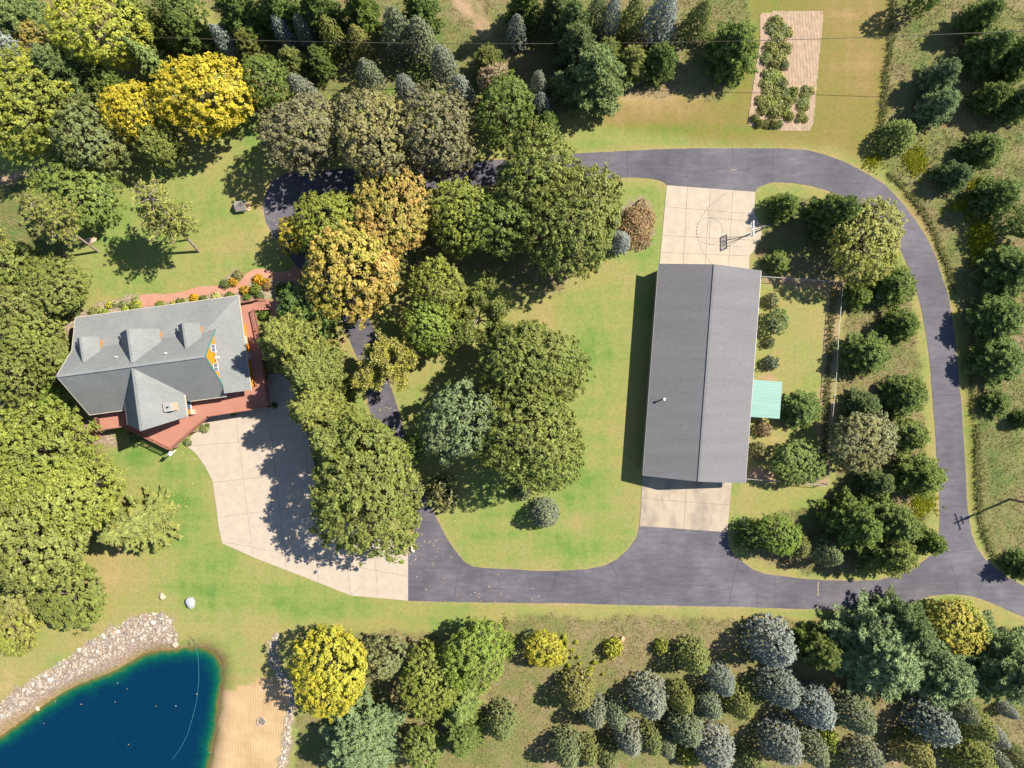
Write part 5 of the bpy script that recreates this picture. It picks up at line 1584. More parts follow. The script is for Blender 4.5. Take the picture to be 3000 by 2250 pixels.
T = [
# --- upper left wood
('maple',300,80,115,13,YG2,YG,"yellow-green maple crossed by the power cable near the top left corner"),
('maple',605,280,118,12,YEL,YEL2,"large round golden-yellow tree in the upper left"),
('maple',400,330,74,11,YEL2,YEL,"smaller bright yellow tree left of the large golden one"),
('oak',70,315,125,13,GREEN2,YG,"broad green tree with yellow patches at the left edge, upper part"),
('maple',275,395,95,11,GRN,OLIVE,"grey-green round tree below the smaller yellow tree"),
('round',460,415,62,8,GREEN2,OLIVE,"small grey-green tree tucked under the yellow trees at the lawn edge"),
('pine',50,55,82,12,PIN,PIN2,"dark pine in the extreme top left corner"),
('spruce',38,165,72,9,BLU,BLU2,"pale blue spruce at the left edge below the corner pine"),
('pine',215,225,85,12,PIN,PIN2,"grey-green pine between the top yellow-green maple and the left edge tree"),
('round',110,120,52,7,OLIVE2,ORG2,"brownish green tree between the corner pine and the pale blue spruce"),
('pine',430,75,66,11,PID2,SPO,"olive pine right of the yellow-green maple at the top"),
('bigspruce',435,175,66,11,SPG,SPG2,"shaggy spruce just above the large golden-yellow tree"),
('pine',565,110,60,10,PID,PID2,"dark pine between the shaggy spruce and the narrow blue spruce"),
('spruce',660,122,36,7,BLU,BLU2,"narrow pale blue spruce left of the tall dark pines at the top"),
('pine',700,40,70,12,PID,PIN,"tall dark pine above the narrow pale blue spruce"),
('youngpine',730,130,46,8,SPO,PID2,"olive young pine right of the narrow pale blue spruce"),
('maple',780,245,68,9,GREEN,GREEN2,"dense green tree right of the large golden-yellow tree"),
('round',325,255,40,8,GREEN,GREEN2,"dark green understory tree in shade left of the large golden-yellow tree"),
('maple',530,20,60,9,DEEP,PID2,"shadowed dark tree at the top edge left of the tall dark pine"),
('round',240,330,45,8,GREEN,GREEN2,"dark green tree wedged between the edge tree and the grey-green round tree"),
# --- upper middle plantation
('spruce',829,92,33,7,BLU,BLU2,"pale blue spruce touching the cable, left of a matching pair"),
('spruce',893,92,34,7,GBL,GBL2,"pale grey spruce touching the cable, right of a matching pair"),
('pine',822,34,64,12,PID,PIN,"dark pine at the top edge above the pair of pale spruces"),
('pine',940,36,64,12,PID,PIN,"second dark pine at the top edge, right of the pale spruce pair"),
('pine',1060,34,56,11,PID,PID2,"third dark pine at the top edge, over the olive spruces"),
('pine',1232,30,58,11,PID,PIN,"dark pine at the top edge beside the diagonal mown track"),
('spruce',975,105,44,8,SPO,PID2,"olive spruce on the cable line right of the pale pair"),
('spruce',1053,123,40,7,SPO,SPO2,"small olive spruce below the third dark pine"),
('youngpine',858,182,46,7,SPG2,SPO,"rounded green pine below the cable, left of two"),
('youngpine',940,182,52,7,PID,SPG2,"rounded darker green pine below the cable, right of two"),
('spruce',1166,95,56,10,GRN,GBL,"tall grey-green spruce left of a pair near the diagonal track"),
('spruce',1233,112,50,9,GRN2,GBL,"grey-green spruce right of a pair near the diagonal track"),
('spruce',1297,182,44,7,GBL,GBL2,"grey spruce standing alone in the grass below the diagonal track"),
('spruce',1080,218,42,7,GBL,GRN,"grey spruce just above the middle dull maple"),
('spruce',880,262,42,7,GBL,GBL2,"pale spruce peeping over the left dull maple"),
('spruce',1190,262,40,7,GBL,BLU2,"pale spruce wedged between the middle and right dull maples"),
('spruce',1347,264,44,7,GBL,BLU2,"pale grey spruce at the upper right of the right dull maple"),
('youngpine',1432,190,56,8,SPO,PID2,"olive green pine right of the lone grey spruce"),
('maple',890,398,108,13,DULL,DULL2,"dull olive-brown maple, left of the row of three above the driveway"),
('maple',1103,398,124,14,DULL,OLIVE2,"dull olive-brown maple, middle of the row of three above the driveway"),
('maple',1283,386,112,13.5,DULL,DULL2,"dull olive-brown maple, right of the row of three above the driveway"),
('maple',1478,325,84,12,GREEN,GREEN2,"green tree right of the three dull maples"),
('round',1452,240,46,8,GRN2,PINK,"pale tree with reddish tips above the green tree by the dull maples"),
('spruce',1576,250,32,7,GBL,GBL2,"narrow pale spruce left of the big grey-green pine group, upper of two"),
('spruce',1582,308,36,6,GBL,BLU2,"pale spruce left of the big grey-green pine group, lower of two"),
('youngpine',1601,368,46,7,PID,SPG,"dark green pine just above the big oak"),
('pine',1738,232,104,12,PIN,GRN,"largest fluffy grey-green pine above the driveway's straight top stretch"),
('pine',1688,150,68,11,GRN,PIN,"grey-green pine on the cable line above the largest fluffy pine"),
('pine',1675,85,62,11,PIN,GRN,"grey-green pine just above the cable in the big pine group"),
('pine',1625,35,50,10,GRN,PIN2,"pale green pine at the top of the big pine group"),
('youngpine',1634,255,40,8,GRN2,PIN,"small pale pine at the left foot of the largest fluffy pine"),
('pine',1530,30,56,11,PID,PID2,"dark green pine at the top edge left of the big pine group"),
('spruce',1514,92,36,7,GBL,BLU2,"grey-blue spruce just above the cable beside the dark top pine"),
('spruce',1746,50,42,9,GRN,GRN2,"grey-green spruce at the top, left of the narrow blue one"),
('spruce',1788,55,36,9,BLU,BLU2,"tall narrow blue spruce at the top of the big pine group"),
('spruce',1851,55,42,9,SPG2,SPO,"green spruce between the two blue spruces at the top"),
('spruce',1938,48,54,9,BLU,BLU2,"largest bright blue spruce at the top centre right"),
('spruce',2048,55,44,7,SPG,SPO,"dark green spruce with long shadow right of the bright blue spruce"),
('youngpine',1776,160,48,8,PID2,SPO,"olive pine just below the cable, left of three"),
('youngpine',1848,190,54,8,PID2,SPO2,"olive pine just below the cable, middle of three"),
('youngpine',1934,182,60,8,PID,PIN,"dark green pine just below the cable, right of three"),
('pine',2147,145,84,9,PID,PID2,"large dark green pine left of the tilled garden plot"),
('round',2710,-10,40,7,GREEN,GREEN2,"small green tree cut by the top edge right of the mown field"),
# --- big trees inside the loop
('oak',1570,505,118,14,OLIVE,GREEN2,"big olive oak overhanging the driveway's straight top stretch, upper crown"),
('oak',1668,650,146,14,OLIVE,GREEN2,"big olive oak left of the red shrub and court"),
('maple',1350,640,92,11,GREEN2,YG2,"green tree between the orange trees and the big oak, left of two"),
('maple',1465,650,98,12,GREEN,GREEN2,"deep green tree between the orange trees and the big oak, right of two"),
('maple',1140,628,126,11,(.40,.25,.08),(.27,.27,.05),"orange autumn maple with bare branches, upper one beside the driveway bend"),
('maple',1018,790,136,12,(.42,.28,.08),(.32,.32,.045),"yellow-orange autumn maple over the driveway near the brick path"),
('maple',968,660,98,11,YG2,GREEN2,"green-yellow tree left of the orange maple at the driveway bend"),
('round',862,688,48,8,YEL2,ORG2,"small yellow tree at the outer edge of the driveway bend"),
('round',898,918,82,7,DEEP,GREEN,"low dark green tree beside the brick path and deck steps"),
('sparse',1155,1050,112,10,OLIVE2,YG,"thinning yellowish tree with bare twigs over the narrow driveway"),
('maple',1285,850,80,10,YG2,OLIVE,"yellow-green tree in the middle lawn, upper left of a cluster"),
('maple',1265,955,76,10,GREEN2,BRIGHT,"bright green tree in the middle lawn, lower left of a cluster"),
('sparse',1400,930,108,10,GREEN2,OLIVE,"open pale green tree with dead branches in the middle lawn cluster"),
('maple',1345,1235,112,13,GRN,PIB,"blue-green maple at the left of the two big central lawn trees"),
('oak',1562,1085,136,13,GREEN2,OLIVE,"big dark olive oak in the central lawn, upper half of the largest crown"),
('oak',1555,1280,146,14,OLIVE,GREEN2,"big olive oak in the central lawn, lower half of the largest crown"),
('bush',1530,1440,30,2,GRN2,GRN,"small grey-green bush at the foot of the big central oak"),
('spruce',1595,1505,48,4.5,GBL,GRN,"round blue-grey spruce alone on the lawn west of the barn apron"),
('bush',1297,1448,52,4,OLIVE2,GRN2,"rounded pale olive shrub on the driveway edge by the lawn"),
('oak',1078,1440,176,14,GREEN2,OLIVE,"big bright green maple overhanging the concrete driveway"),
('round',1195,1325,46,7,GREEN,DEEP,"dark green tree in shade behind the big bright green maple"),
('pine',865,1000,106,14,PIY,PIY2,"pale yellow-green pine beside the east deck, uppermost of the pine row"),
('pine',930,1095,92,14,PIY,PIN2,"pale pine of the row between deck and narrow driveway, second from the top"),
('pine',935,1195,90,14,PIY,PIY2,"pale pine of the row above the concrete, third from the top"),
('pine',990,1285,88,14,PIY,PIN2,"pale pine just above the big bright green maple, lowest of the row"),
('bush',1000,1148,28,2.5,GREEN,DEEP,"dark green shrub under the pine row at the narrow driveway"),
# --- left edge
('redpine',0,0,104,14,PIY,OLIVE2,"leaning red pine with bare trunk rooted by the pinkish boulder",),
('redpine',0,0,122,14,PIY,OLIVE2,"leaning red pine alone on the lawn casting a long shadow",),
('redpine',0,0,80,14,PIY,OLIVE2,"leaning red pine rising out of the thicket at the left edge",),
('maple',220,560,108,8,GREEN2,GREEN,"round bright green tree at the left lawn edge below the wood"),
('maple',40,790,78,8,GREEN2,OLIVE,"olive green tree in the left thicket, topmost by the edge"),
('maple',160,830,84,8,OLIVE,GREEN2,"olive tree in the left thicket nearest the lawn"),
('maple',85,890,84,8,GREEN2,OLIVE2,"yellowish olive tree in the left thicket above the house corner"),
('bush',192,900,36,3,GRN,GREEN,"dark layered shrub at the house's north-west corner"),
('maple',85,985,82,8,GREEN2,OLIVE,"green tree in the left thicket west of the upper house gable"),
('maple',140,1050,68,7,GREEN2,OLIVE,"green tree pressed against the house's west gable"),
('maple',45,1090,86,8,OLIVE,GREEN2,"broad green tree at the left edge level with the house ridge"),
('round',172,1190,56,5,BRIGHT,GREEN2,"bright green low tree below the house's west gable"),
('oak',110,1345,150,13,YG2,GREEN2,"huge yellow-green tree at the left edge, upper lobe"),
('oak',205,1440,124,13,PIY,YG2,"huge yellow-green tree at the left edge, lobe nearest the lawn"),
('oak',85,1545,165,13,PIY,OLIVE,"huge yellow-green tree at the left edge, lower lobe"),
('bigspruce',385,1545,112,13,SPO,SPG2,"tall spruce with long spreading boughs on the lawn left of the concrete"),
('round',205,1740,98,5,GREEN2,OLIVE,"broad dome-shaped green shrub-tree on the lawn above the stone bank"),
('round',32,1735,70,5,GREEN2,OLIVE2,"dome-shaped green tree at the left edge beside the broad dome"),
('round',45,1850,66,4,YG2,OLIVE2,"yellowish bushy tree at the left edge above the stone bank"),
('round',70,1660,60,6,GREEN,GREEN2,"green tree at the left edge under the huge yellow-green tree"),
# --- right meadow
('pine',2872,52,55,7,PID,PIN,"dark pine with long shadow at the top right, above the cable"),
('pine',2896,148,62,7.5,PID,PIN,"dark pine just below the cable at the top right"),
('pine',2985,170,66,8,PID,PID2,"dark pine cut by the right edge below the cable"),
('youngpine',2752,228,55,8,PIB,PIB2,"blue-green fluffy pine in the right meadow, upper of a touching pair"),
('youngpine',2748,312,57,8,PIB,PIB2,"blue-green fluffy pine in the right meadow, lower of a touching pair"),
('youngpine',2902,290,52,7,PID2,SPG2,"olive green pine right of the blue-green pair"),
('pine',2990,300,60,7,PID,PIN,"dark pine at the right edge level with the blue-green pair"),
('spruce',2637,394,54,4.5,PID2,SPG2,"round dark spruce at the end of the tall grass line by the driveway curve"),
('youngpine',2882,438,61,6,PID,SPG2,"dark green pine in the right meadow below the olive pine"),
('youngpine',2794,516,50,6,PIB,DEEP,"dark bluish pine in the right meadow outside the driveway curve"),
('youngpine',2915,580,68,8,PID,PIN,"green pine in the right meadow below the dark bluish one"),
('pine',2962,795,84,7,PID,PIN,"large dark pine at the right edge beside the yellow weed patch"),
('youngpine',2922,932,83,8,PID,PIN,"dark pine in the right meadow whose shadow touches the driveway"),
('youngpine',2925,1053,81,7,PID,PIN,"dark pine in the right meadow, lowest of the big ones"),
('youngpine',2922,1182,48,3.5,PID,SPG2,"small dark pine in the right meadow with a compact shadow"),
('youngpine',3000,1228,33,4,PID,SPG2,"small pine cut by the right edge below the compact one"),
('youngpine',2995,1660,46,6,PID,PIN,"dark pine cut by the right edge above the driveway exit"),
('maple',2990,650,52,6,PID,GREEN,"dark tree cut by the right edge above the large dark pine"),
# --- island right of the barn
('youngpine',2298,603,48,6,PID,PID2,"green pine right of the court, nearest the hoop"),
('pine',2438,633,72,10,PID,SPG,"tall dark pine behind the yellow-green maple inside the drive loop"),
('maple',2537,708,106,9,YG2,OLIVE2,"round yellow-green maple touching the driveway curve"),
('youngpine',2280,770,40,4,PID2,SPG2,"small green pine at the barn's north-east corner"),
('youngpine',2614,836,72,7,PID,PID2,"dark pine beside the drive right of the pen's top corner"),
('youngpine',2512,868,46,5,PID2,BRIGHT,"brighter green small pine against the pen's top corner"),
('youngpine',2640,951,57,6,PID,PID2,"dark pine on the drive side below the pen's top corner"),
('youngpine',2540,1035,74,7,PID,SPG2,"dark pine against the pen's east fence, upper one"),
('youngpine',2650,1160,70,7,PID,SPG2,"dark pine on the drive side opposite the green shelter"),
('youngpine',2527,1188,55,6,SPG,GRN,"grey-green pine against the pen's east fence above the tan-leaved tree"),
('maple',2530,1292,88,8,GRN2,OLIVE2,"tan and grey-green leaved tree outside the pen's east fence"),
('youngpine',2660,1277,64,7,PID2,SPG2,"green pine on the drive side right of the tan-leaved tree"),
('youngpine',2692,1395,77,8,PID2,PID,"green pine overhanging the drive, lowest of the right-hand column"),
('youngpine',2568,1410,50,7,GRN,PID,"grey-green pine just below the tan-leaved tree"),
('pine',2505,1535,86,9,PID,PID2,"dark pine in the lower thicket by the junction, left one"),
('pine',2612,1530,83,9,PID2,PIN,"pine in the lower thicket by the junction, upper right one"),
('pine',2600,1617,83,9,PID2,SPO,"olive pine in the lower thicket by the junction, front one"),
('youngpine',2724,1588,46,6,PID,PID2,"small pine at the driveway junction, rightmost of the thicket"),
('spruce',2425,1622,46,6,GRN,GRN2,"grey-green spruce at the front of the thicket by the south drive"),
('maple',2282,1562,58,6,GREEN,BRIGHT,"leafy green tree with yellow tips in the clump right of the south apron"),
('youngpine',2334,1595,46,6,SPO,GRN,"olive pine in the clump right of the south apron"),
('youngpine',2208,1568,52,5,PID,PIN,"dark green pine at the edge of the south asphalt apron"),
# --- inside the pen
('youngpine',2350,1200,62,5,PID,PIN,"dark green pine inside the pen right of the green shelter"),
('maple',2340,1357,68,5,GREEN,PID2,"green tree inside the pen's lower corner"),
('bush',2263,880,24,1.6,DULL2,GRN2,"tan rounded bush inside the pen, topmost by the barn"),
('round',2277,940,34,3,GREEN,GRN,"small green tree inside the pen by the barn"),
('bush',2256,1003,18,1.4,GRN2,DULL2,"tiny pale bush inside the pen by the barn"),
('bush',2262,1063,24,2.0,GBL,GRN,"small bluish bush inside the pen above the green shelter"),
('bush',2238,1258,26,1.8,DULL2,PINK,"tan rounded bush inside the pen just below the green shelter"),
('bush',2226,1321,28,1.8,DULL2,OLIVE2,"tan rounded bush inside the pen, lowest by the barn"),
# --- by the court
('spruce',1818,706,36,4,BLU2,BLU2,"pale blue spruce beside the red shrub left of the court"),
# --- lower middle
('maple',964,1962,114,10,YG,YEL2,"bright yellow-green tree casting shadow on the sandy beach"),
('round',1130,1925,62,6,GRN,OLIVE2,"grey-olive round tree right of the bright yellow-green tree"),
('maple',1258,1995,90,8,GREEN2,YG2,"round green tree with yellow tint, left of two near the shaded boulder"),
('maple',1398,1918,94,9,BRIGHT,GREEN2,"round bright green tree below the driveway, right of two near the shaded boulder"),
('bigspruce',1350,2070,78,9,SPG,PID2,"dark drooping spruce below the two round green trees"),
('pine',1062,2170,122,10,PIB,PIB2,"large blue-green pine at the bottom, right of the sandy beach"),
('round',1238,2192,58,6,GREEN2,PID2,"green tree at the bottom edge right of the large blue-green pine"),
('pine',1355,2150,66,8,PID2,PIN,"olive pine at the bottom below the drooping spruce"),
('spruce',1470,2122,52,6,GRN,OLIVE,"grey-olive spruce standing apart at the bottom centre"),
('bush',1495,1885,22,1.5,GREEN2,OLIVE,"small bush at the corner of the lower meadow"),
# --- lower meadow plantation
('round',1598,1903,54,4.5,YG,YEL2,"bright yellow young tree in the lower meadow, largest of the yellow row"),
('bush',1797,1903,32,2.4,YG,YG2,"small yellow-green sapling beside the rust-coloured boulder"),
('bush',1938,1898,24,2.0,YG2,OLIVE,"smallest yellow-green sapling in the yellow row"),
('spruce',2035,1930,54,6,SPG2,SPO,"olive green spruce right of the smallest yellow sapling"),
('spruce',2116,1998,44,6,GBL,BLU,"blue-grey spruce right below the olive green spruce"),
('spruce',2082,2070,42,5,GBL,GRN,"grey spruce below the blue-grey one in the plantation centre"),
('spruce',2168,2064,48,6,SPO,SPG2,"olive spruce between the grey spruce and the tall blue pair"),
('spruce',1905,2050,62,7,GBL,GBL2,"large grey spruce in the middle of the lower plantation"),
('spruce',1996,2050,44,6,SPO,SPG2,"olive spruce touching the right side of the large grey spruce"),
('spruce',1692,2030,60,6,SPO2,SPO,"yellowish olive spruce at the left of the plantation"),
('spruce',1742,2088,46,6,GBL2,GRN,"pale grey spruce at the lower right of the yellowish olive one"),
('spruce',1804,2096,40,6,GRN,GBL,"narrow grey-green spruce left of the large grey spruce"),
('spruce',2014,2134,60,6,GRN,GBL,"grey-green spruce below the middle olive spruce"),
('spruce',1662,2200,54,6,GRN,GRN2,"grey-green spruce at the bottom, leftmost of the plantation"),
('spruce',1724,2205,40,5,SPO,GRN,"olive grey spruce at the bottom, second from the plantation's left"),
('spruce',1780,2220,42,5,GRN,SPO,"grey-green spruce at the bottom, third from the plantation's left"),
('spruce',1847,2168,48,6,GBL2,GBL,"pale grey spruce with pinkish top near the bottom"),
('spruce',1906,2168,42,6,GRN,SPO,"soft green-grey spruce right of the pinkish-topped one"),
('spruce',1950,2184,36,5,GRN2,GBL,"small pale spruce right of the soft green-grey one"),
('bush',2022,2216,36,3,SPO,YG2,"dark olive round shrub at the bottom beside the large pale spruce"),
('spruce',2098,2200,66,6,BLU2,GBL2,"large pale blue-grey spruce at the bottom of the plantation"),
('spruce',2205,2238,42,5,GRN,SPO,"green-grey spruce at the bottom edge right of the large pale one"),
('spruce',2268,1890,76,8,BLU2,GBL,"large pale blue spruce, top of the tall blue column"),
('spruce',2290,2020,64,7,GBL,BLU,"blue-grey spruce, second in the tall blue column"),
('spruce',2392,2078,64,7,BLU,BLU2,"bright blue spruce left of the grey-green one, third in the column"),
('spruce',2297,2180,66,7,GBL2,BLU,"pale blue-grey spruce near the bottom, lowest of the blue column"),
('spruce',2385,2198,50,6,GRN2,GBL,"grey spruce at the bottom beside the bright green shrub"),
('bush',2426,2170,34,2.6,YG2,BRIGHT,"bright green shrub below the bright blue spruce"),
('pine',2398,1900,66,8,PID,SPO,"dark olive pine right of the large pale blue spruce"),
('pine',2575,1915,134,12,PIB,PIB2,"largest blue-green pine south of the driveway, left crown"),
('pine',2735,1960,118,11,PIB,PIB2,"large blue-green pine right of the largest one"),
('pine',2650,1838,84,10,PIB,PIN,"blue-green pine behind the largest one, nearest the driveway"),
('maple',2798,1838,78,7,YG2,ORG2,"yellow-orange tree beside the round mulch bed"),
('pine',2942,1950,126,12,PIB,PIN2,"large blue-green pine at the right edge, lower right"),
('spruce',2510,2098,60,7,GRN,GBL,"grey-green spruce right of the bright blue spruce"),
('spruce',2742,2122,74,7,GBL,BLU,"broad blue-grey spruce below the large blue-green pines"),
('spruce',2862,2124,54,6,SPO,SPG2,"olive spruce right of the broad blue-grey spruce"),
('spruce',2924,2163,30,4,BLU2,GBL2,"small pale blue spruce near the right bottom corner"),
('spruce',2684,2204,56,6,SPO2,SPO,"brownish olive spruce at the bottom edge below the broad blue-grey one"),
('spruce',2857,2222,64,6,SPO,PID2,"olive spruce at the bottom edge near the right corner"),
('spruce',2546,2226,52,6,GBL2,GRN,"grey-blue spruce at the bottom edge right of the bright green shrub"),
('spruce',2928,2232,34,4,GBL,GBL2,"small grey spruce at the bottom edge by the right corner"),
('spruce',2990,2228,36,5,GRN,SPO,"grey-olive spruce in the bottom right corner"),
('spruce',2956,2085,24,3,BLU2,BLU2,"tiny pale blue spruce under the right-edge pine"),
('spruce',2816,2078,44,6,GRN2,GBL,"greyish spruce tucked under the large blue-green pine"),
# --- house surroundings
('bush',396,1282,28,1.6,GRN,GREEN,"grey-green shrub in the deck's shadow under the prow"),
('bush',770,924,15,1.2,BRIGHT,GREEN,"small green shrub beside the deck steps"),
('bush',746,848,17,1.3,GREEN2,BRIGHT,"rounded green shrub in the flower bed by the house corner"),
('bush',823,848,22,1.5,OLIVE,GREEN,"olive rounded shrub at the right end of the flower bed"),
('bush',722,869,12,.8,BRIGHT,GREEN,"low bright green shrub against the house's north-east corner"),
('bush',760,868,14,.8,GRN,GREEN,"grey-green low shrub above the deck steps"),
('bush',781,838,14,.9,RUST,OLIVE,"rust-coloured shrub in the middle of the flower bed"),
('bush',657,831,15,.9,GRN,GREEN,"dark green shrub left of the orange flowers by the path"),
('bush',695,806,17,.8,DULL2,OLIVE2,"clump of dry ornamental grass in the rounded bed by the path"),
('flower',681,826,15,.8,(.62,.32,.02),(.24,.24,.05),"orange flower clump in the rounded bed north of the path"),
('flower',755,818,18,.8,(.75,.36,.01),(.20,.20,.03),"orange flower clump along the bed's top edge by the path"),
('flower',716,850,15,.8,(.62,.32,.02),(.24,.24,.05),"orange flower clump at the bed's left tip by the house corner"),
('flower',779,824,12,.7,(.60,.28,.02),OLIVE,"small faded orange flower clump right of the top-edge clump"),
('flower',566,872,14,.7,(.75,.40,.01),(.45,.38,.05),"orange and yellow flower clump between eave and path"),
('bush',466,892,13,.8,BRIGHT,GREEN2,"clipped green ball shrub by the path, left of four along the eave"),
('bush',526,885,13,.8,GREEN2,GREEN,"clipped green ball shrub by the path, second from the left along the eave"),
('bush',593,877,13,.8,GREEN2,GREEN,"clipped green ball shrub by the path, third from the left along the eave"),
('bush',672,867,15,.8,GREEN2,GREEN,"clipped green ball shrub by the house corner, rightmost along the eave"),
('flower',506,889,9,.5,(.50,.45,.06),(.45,.42,.10),"low yellow clump between the first two clipped ball shrubs"),
('flower',546,881,10,.5,(.50,.46,.22),(.40,.40,.14),"low cream clump right of the second clipped ball shrub"),
('flower',632,870,16,.5,(.45,.42,.16),(.35,.36,.12),"low cream-yellow clump left of the rightmost clipped ball"),
('flower',318,894,11,.6,(.48,.46,.04),(.42,.42,.08),"bright yellow hosta clump at the left of the bed by the eave"),
('flower',337,891,10,.5,GRN2,(.40,.40,.16),"variegated clump right of the bright yellow hosta"),
('flower',359,891,13,.6,GRN2,(.35,.38,.12),"larger variegated clump in the middle of the left bed"),
('flower',378,890,10,.5,(.40,.40,.16),GRN2,"pale variegated clump left of the path end"),
('flower',395,879,11,.5,GRN2,(.40,.42,.10),"variegated clump at the very end of the brick path"),
('flower',404,891,13,.5,(.46,.44,.06),(.40,.42,.10),"yellow clump beside the brick path's west end"),
('bush',392,899,14,.8,BRIGHT,GREEN2,"bright green ball shrub against the eave near the path end"),
('flower',366,905,12,.5,(.35,.42,.03),BRIGHT,"lime green low clump against the eave in the left bed"),
('flower',290,907,12,.5,(.42,.42,.10),GRN2,"cream-green clump at the far left of the bed"),
('flower',306,914,12,.5,BRIGHT,YG2,"green low clump against the eave at the far left of the bed"),
('bush',272,915,17,.6,OLIVE2,GREEN2,"low olive mound at the west end of the eave bed"),
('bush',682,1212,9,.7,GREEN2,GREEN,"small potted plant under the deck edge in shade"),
('bush',597,1256,14,.8,GRN2,GREEN2,"pale leafy potted plant below the diagonal deck railing"),
('bush',606,1247,8,.6,GREEN2,GREEN,"tiny green potted plant beside the pale leafy one"),
('bush',549,1296,12,.7,GRN2,GREEN2,"round grey-green plant at the concrete's upper left corner"),
('bush',803,1188,10,.7,GREEN,DEEP,"small dark plant at the deck's south-east corner"),
('bush',1183,1603,10,.6,RUST,(.30,.11,.06),"small red-brown shrub on the pebble bed"),
]
RED_BASES = [((288, 737), (0, 1.6)), ((583, 737), (0, 1.6)), ((105, 767), (0, 1.6))]
GROUPS = {'spruce': "plantation spruces", 'pine': "pines", 'youngpine': "young pines", 'redpine': "leaning red pines", 'flower': "flower bed clumps"}
k = 0
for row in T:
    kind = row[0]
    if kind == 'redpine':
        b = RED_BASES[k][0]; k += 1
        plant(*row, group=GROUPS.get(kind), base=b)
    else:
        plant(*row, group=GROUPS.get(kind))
# the clipped red hedge-like shrub beside the court
t = plant('hedge', 1872, 655, 52, 2.6, (.34, .17, .11), (.20, .21, .07), "big rounded red and green shrub left of the court", base=None)
t.scale = (2.4, 3.5, 2.4); t.rotation_euler = (0, 0, R(-8))
# second thin trunk by the lone red pine
t = plant('redpine', 0, 0, 80, 12, PIY, OLIVE2, "second slimmer red pine close behind the lone leaning one", "leaning red pines", base=(551, 703))

# yellow sumac saplings scattered in the lower meadow
rs = random.Random(31)
for i in range(30):
    if i < 12: px, py = 1500 + rs.uniform(410, 560) / 2.765, 1650 + rs.uniform(590, 860) / 2.765
    else: px, py = 1500 + rs.uniform(430, 740) / 2.765, 1650 + rs.uniform(760, 940) / 2.765
    plant('flower', px, py, rs.uniform(4, 7), rs.uniform(.5, .8), (.55, .55, .06), (.45, .48, .07), "tiny yellow sumac seedling among others between the yellow saplings", "scattered sumac seedlings in the lower meadow")
# vegetable plants in the garden plot
rs = random.Random(32)
GV = [(2180 + x / 4.364, 20 + y / 4.364, r_) for x, y, r_ in [(420,190,22),(360,260,20),(480,280,22),(560,320,18),(440,370,22),(350,520,22),(540,520,20),(450,620,24),(300,660,20),(400,720,18),(520,730,16),(330,850,22),
      (420,900,24),(290,980,20),(500,960,16),(330,1090,22),(420,1110,22),(540,1090,18),(640,1080,16),(230,1200,20),(330,1240,24),(450,1240,24),(560,1200,20),(640,1170,14),(250,1310,18),(400,1340,22),(520,1320,20),
      (150,1420,14),(200,1480,13),(290,1490,13),(370,1490,13),(450,1490,14),(590,1400,14),(790,1060,15),(850,1070,15),(790,1130,16),(770,1200,17),(740,1270,16),(790,1280,12),(740,1390,15),(780,1430,12),(700,1440,10)]]
for i, (x, y, r_) in enumerate(GV):
    c = rs.choice([(GREEN2, OLIVE2), (GRN2, GREEN2), (BRIGHT, OLIVE2), (SPO2, GREEN2), (YG2, GRN2)])
    plant('bush', x, y, r_ * 1.05, rs.uniform(.6, 1.1) if x < 2335 else .55, c[0], c[1], "leafy vegetable plant crowded among others in the tilled plot", "vegetable plants in the tilled plot")

# ------------------------------------------------------------------ meadow grass, tall grass edges, fallen leaves
def tufts(name, x, y, hgt, wid, seed, tone, blades=3):
    r = np.random.default_rng(seed); n = len(x)
    a = r.uniform(0, 6.28, (n, blades)); ln = r.uniform(.35, 1.0, (n, blades))
    h = hgt[:, None] * r.uniform(.6, 1.2, (n, blades))
    z = gz(x, y)
    ox = x[:, None] + r.normal(size=(n, blades)) * .08; oy = y[:, None] + r.normal(size=(n, blades)) * .08
    ca, sa = np.cos(a), np.sin(a); w = wid * r.uniform(.6, 1.4, (n, blades))
    v0 = np.stack([ox - sa * w, oy + ca * w, np.broadcast_to(z[:, None] - .02, a.shape)], -1)
    v1 = np.stack([ox + sa * w, oy - ca * w, np.broadcast_to(z[:, None] - .02, a.shape)], -1)
    v2 = np.stack([ox + ca * ln * h, oy + sa * ln * h, z[:, None] + h * .85], -1)
    V = np.stack([v0, v1, v2], 2).reshape(-1, 3)
    F = np.arange(len(V)).reshape(-1, 3)
    rn = np.repeat(np.clip(tone[:, None] + r.normal(size=(n, blades)) * .14, 0, 1).ravel(), 3)[:, None]
    o = link(name, np_mesh(name, V, F, rn), M['goldenrod'] if name == "goldenrod" else M['tuft']); tag(o, "patches of yellow-green goldenrod weeds in the right meadow" if name == "goldenrod" else "rough uncut meadow grass and weeds around the plantation trees" if name == "meadow_grass" else "tall dry grass left standing along mown edges", "grass", kind="stuff")
r = np.random.default_rng(77)
n = 260000
x = r.uniform(-71, 71, n); y = r.uniform(-54, 54, n)
keep = (sample(m_meadow, x, y) > .55) & ~(inpoly(x, y, wp(ASPH_OUT)) & ~inpoly(x, y, wp(INNER_A + INNER_B))) & ~inpoly(x, y, wp(GARDEN)) & (sample(m_dirt, x, y) < .3)
x, y = x[keep], y[keep]
tone = np.clip(.15 + .75 * vnoise(x * .35, y * .35, 41) * .6 + .45 * vnoise(x * 1.1, y * 1.1, 42) - .05, 0, 1)
tufts("meadow_grass", x, y, .10 + .22 * vnoise(x * .6, y * .6, 43), .035, 78, tone)
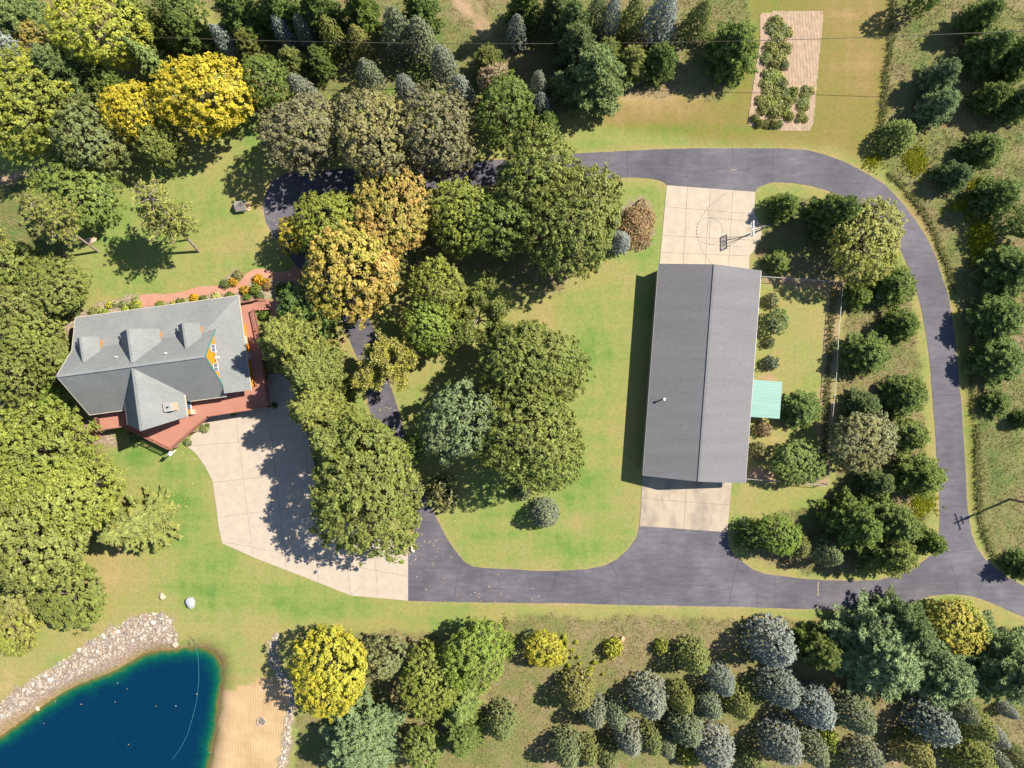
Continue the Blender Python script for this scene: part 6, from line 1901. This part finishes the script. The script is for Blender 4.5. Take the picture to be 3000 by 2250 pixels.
# goldenrod patches
gr = []
for px_, py_, rx_, ry_, k in ((2870,700,38,60,1500),(2680,470,40,45,700),(2830,600,50,30,600),(2700,1470,40,50,800),(2560,470,30,20,200),(2860,540,30,20,300)):
    x0, y0 = rel(px_, py_); a = r.uniform(0, 6.28, k); d_ = np.abs(r.normal(size=k)) * .55 * (.5 + vnoise(np.cos(a) * 2 + px_, np.sin(a) * 2 + py_, 61))
    gr.append(np.stack([x0 + np.cos(a) * d_ * rx_ / PPM, y0 + np.sin(a) * d_ * ry_ / PPM], -1))
gr = np.concatenate(gr)
tufts("goldenrod", gr[:, 0], gr[:, 1], np.full(len(gr), .4), .07, 90, np.clip(r.normal(.5, .2, len(gr)), 0, 1), 4)
# tall grass along the mown edges
ex = []; ey = []
for line, w_ in (([(2617,0),(2614,60),(2605,140),(2590,290),(2579,383)], .45), ([(2860,1240),(2862,1400),(2866,1470),(2872,1530),(2890,1590),(2920,1640),(2960,1675)], .35),
             ([(2600,510),(2650,550),(2700,615),(2740,695),(2775,780),(2800,860)], .3), ([(2440,840),(2430,1000),(2420,1200),(2412,1400)], .4), ([(1480,1812),(1470,1850),(1466,1930)], .3), ([(2845,1100),(2853,1230)], .35)):
    W = [Vector(rel(*p)) for p in line]
    for a, b in zip(W[:-1], W[1:]):
        k = int((b - a).length * 26)
        t_ = r.random(k)
        ex.append(a.x + (b.x - a.x) * t_ + r.normal(size=k) * w_ * .5); ey.append(a.y + (b.y - a.y) * t_ + r.normal(size=k) * w_ * .4)
ex = np.concatenate(ex); ey = np.concatenate(ey)
tufts("tall_grass", ex, ey, np.full(len(ex), .62), .05, 79, np.clip(r.normal(.3, .2, len(ex)), 0, 1))

def litter():
    n = 420
    cx = []; 
    spots = [(1100,1240,60,90),(1000,880,70,60),(830,640,60,60),(1250,1620,70,50),(1230,1560,30,60),(300,1000,90,60),(500,1450,120,150),(480,1300,60,50),(330,1230,30,20),(1020,760,90,70),(1400,1730,120,25),(380,840,60,30),(700,960,30,60)]
    pts = []
    for i in range(n):
        a, b, sx, sy = random.choice(spots); pts.append((random.gauss(a, sx), random.gauss(b, sy)))
    V = []; F = []; rn = []
    for a, b in pts:
        x, y = rel(a, b); z = float(gz(x, y)) + .07
        t = random.uniform(0, 6.28); s = random.uniform(.05, .09); v = random.random()
        if inpoly(np.array([x]), np.array([y]), wp(CONC))[0]: continue
        for k in range(4):
            V.append((x + s * math.cos(t + k * 1.57), y + s * math.sin(t + k * 1.57), z + (.02 if k == 0 else 0))); rn.append((v,))
        F.append([len(V) - 4 + k for k in range(4)])
    o = link("leaf_litter", np_mesh("leaf_litter", V, np.array(F), np.array(rn)), M['litter']); tag(o, "fallen yellow leaves scattered over asphalt and lawn", "leaves", kind="stuff")
    V = []; F = []; rn = []
    w = wp(POND, -.9)
    while len(F) < 12:
        x = random.uniform(-70, -40); y = random.uniform(-53, -36)
        if not inpoly(np.array([x]), np.array([y]), w)[0]: continue
        t = random.uniform(0, 6.28); s = random.uniform(.04, .08); v = random.random()
        for k in range(4): V.append((x + s * math.cos(t + k * 1.57), y + s * math.sin(t + k * 1.57), WATER_Z + .01)); rn.append((v,))
        F.append([len(V) - 4 + k for k in range(4)])
    o = link("floating_leaves", np_mesh("floating_leaves", V, np.array(F), np.array(rn)), M['litter']); tag(o, "small leaves floating on the pond", "leaves", kind="stuff")
litter()
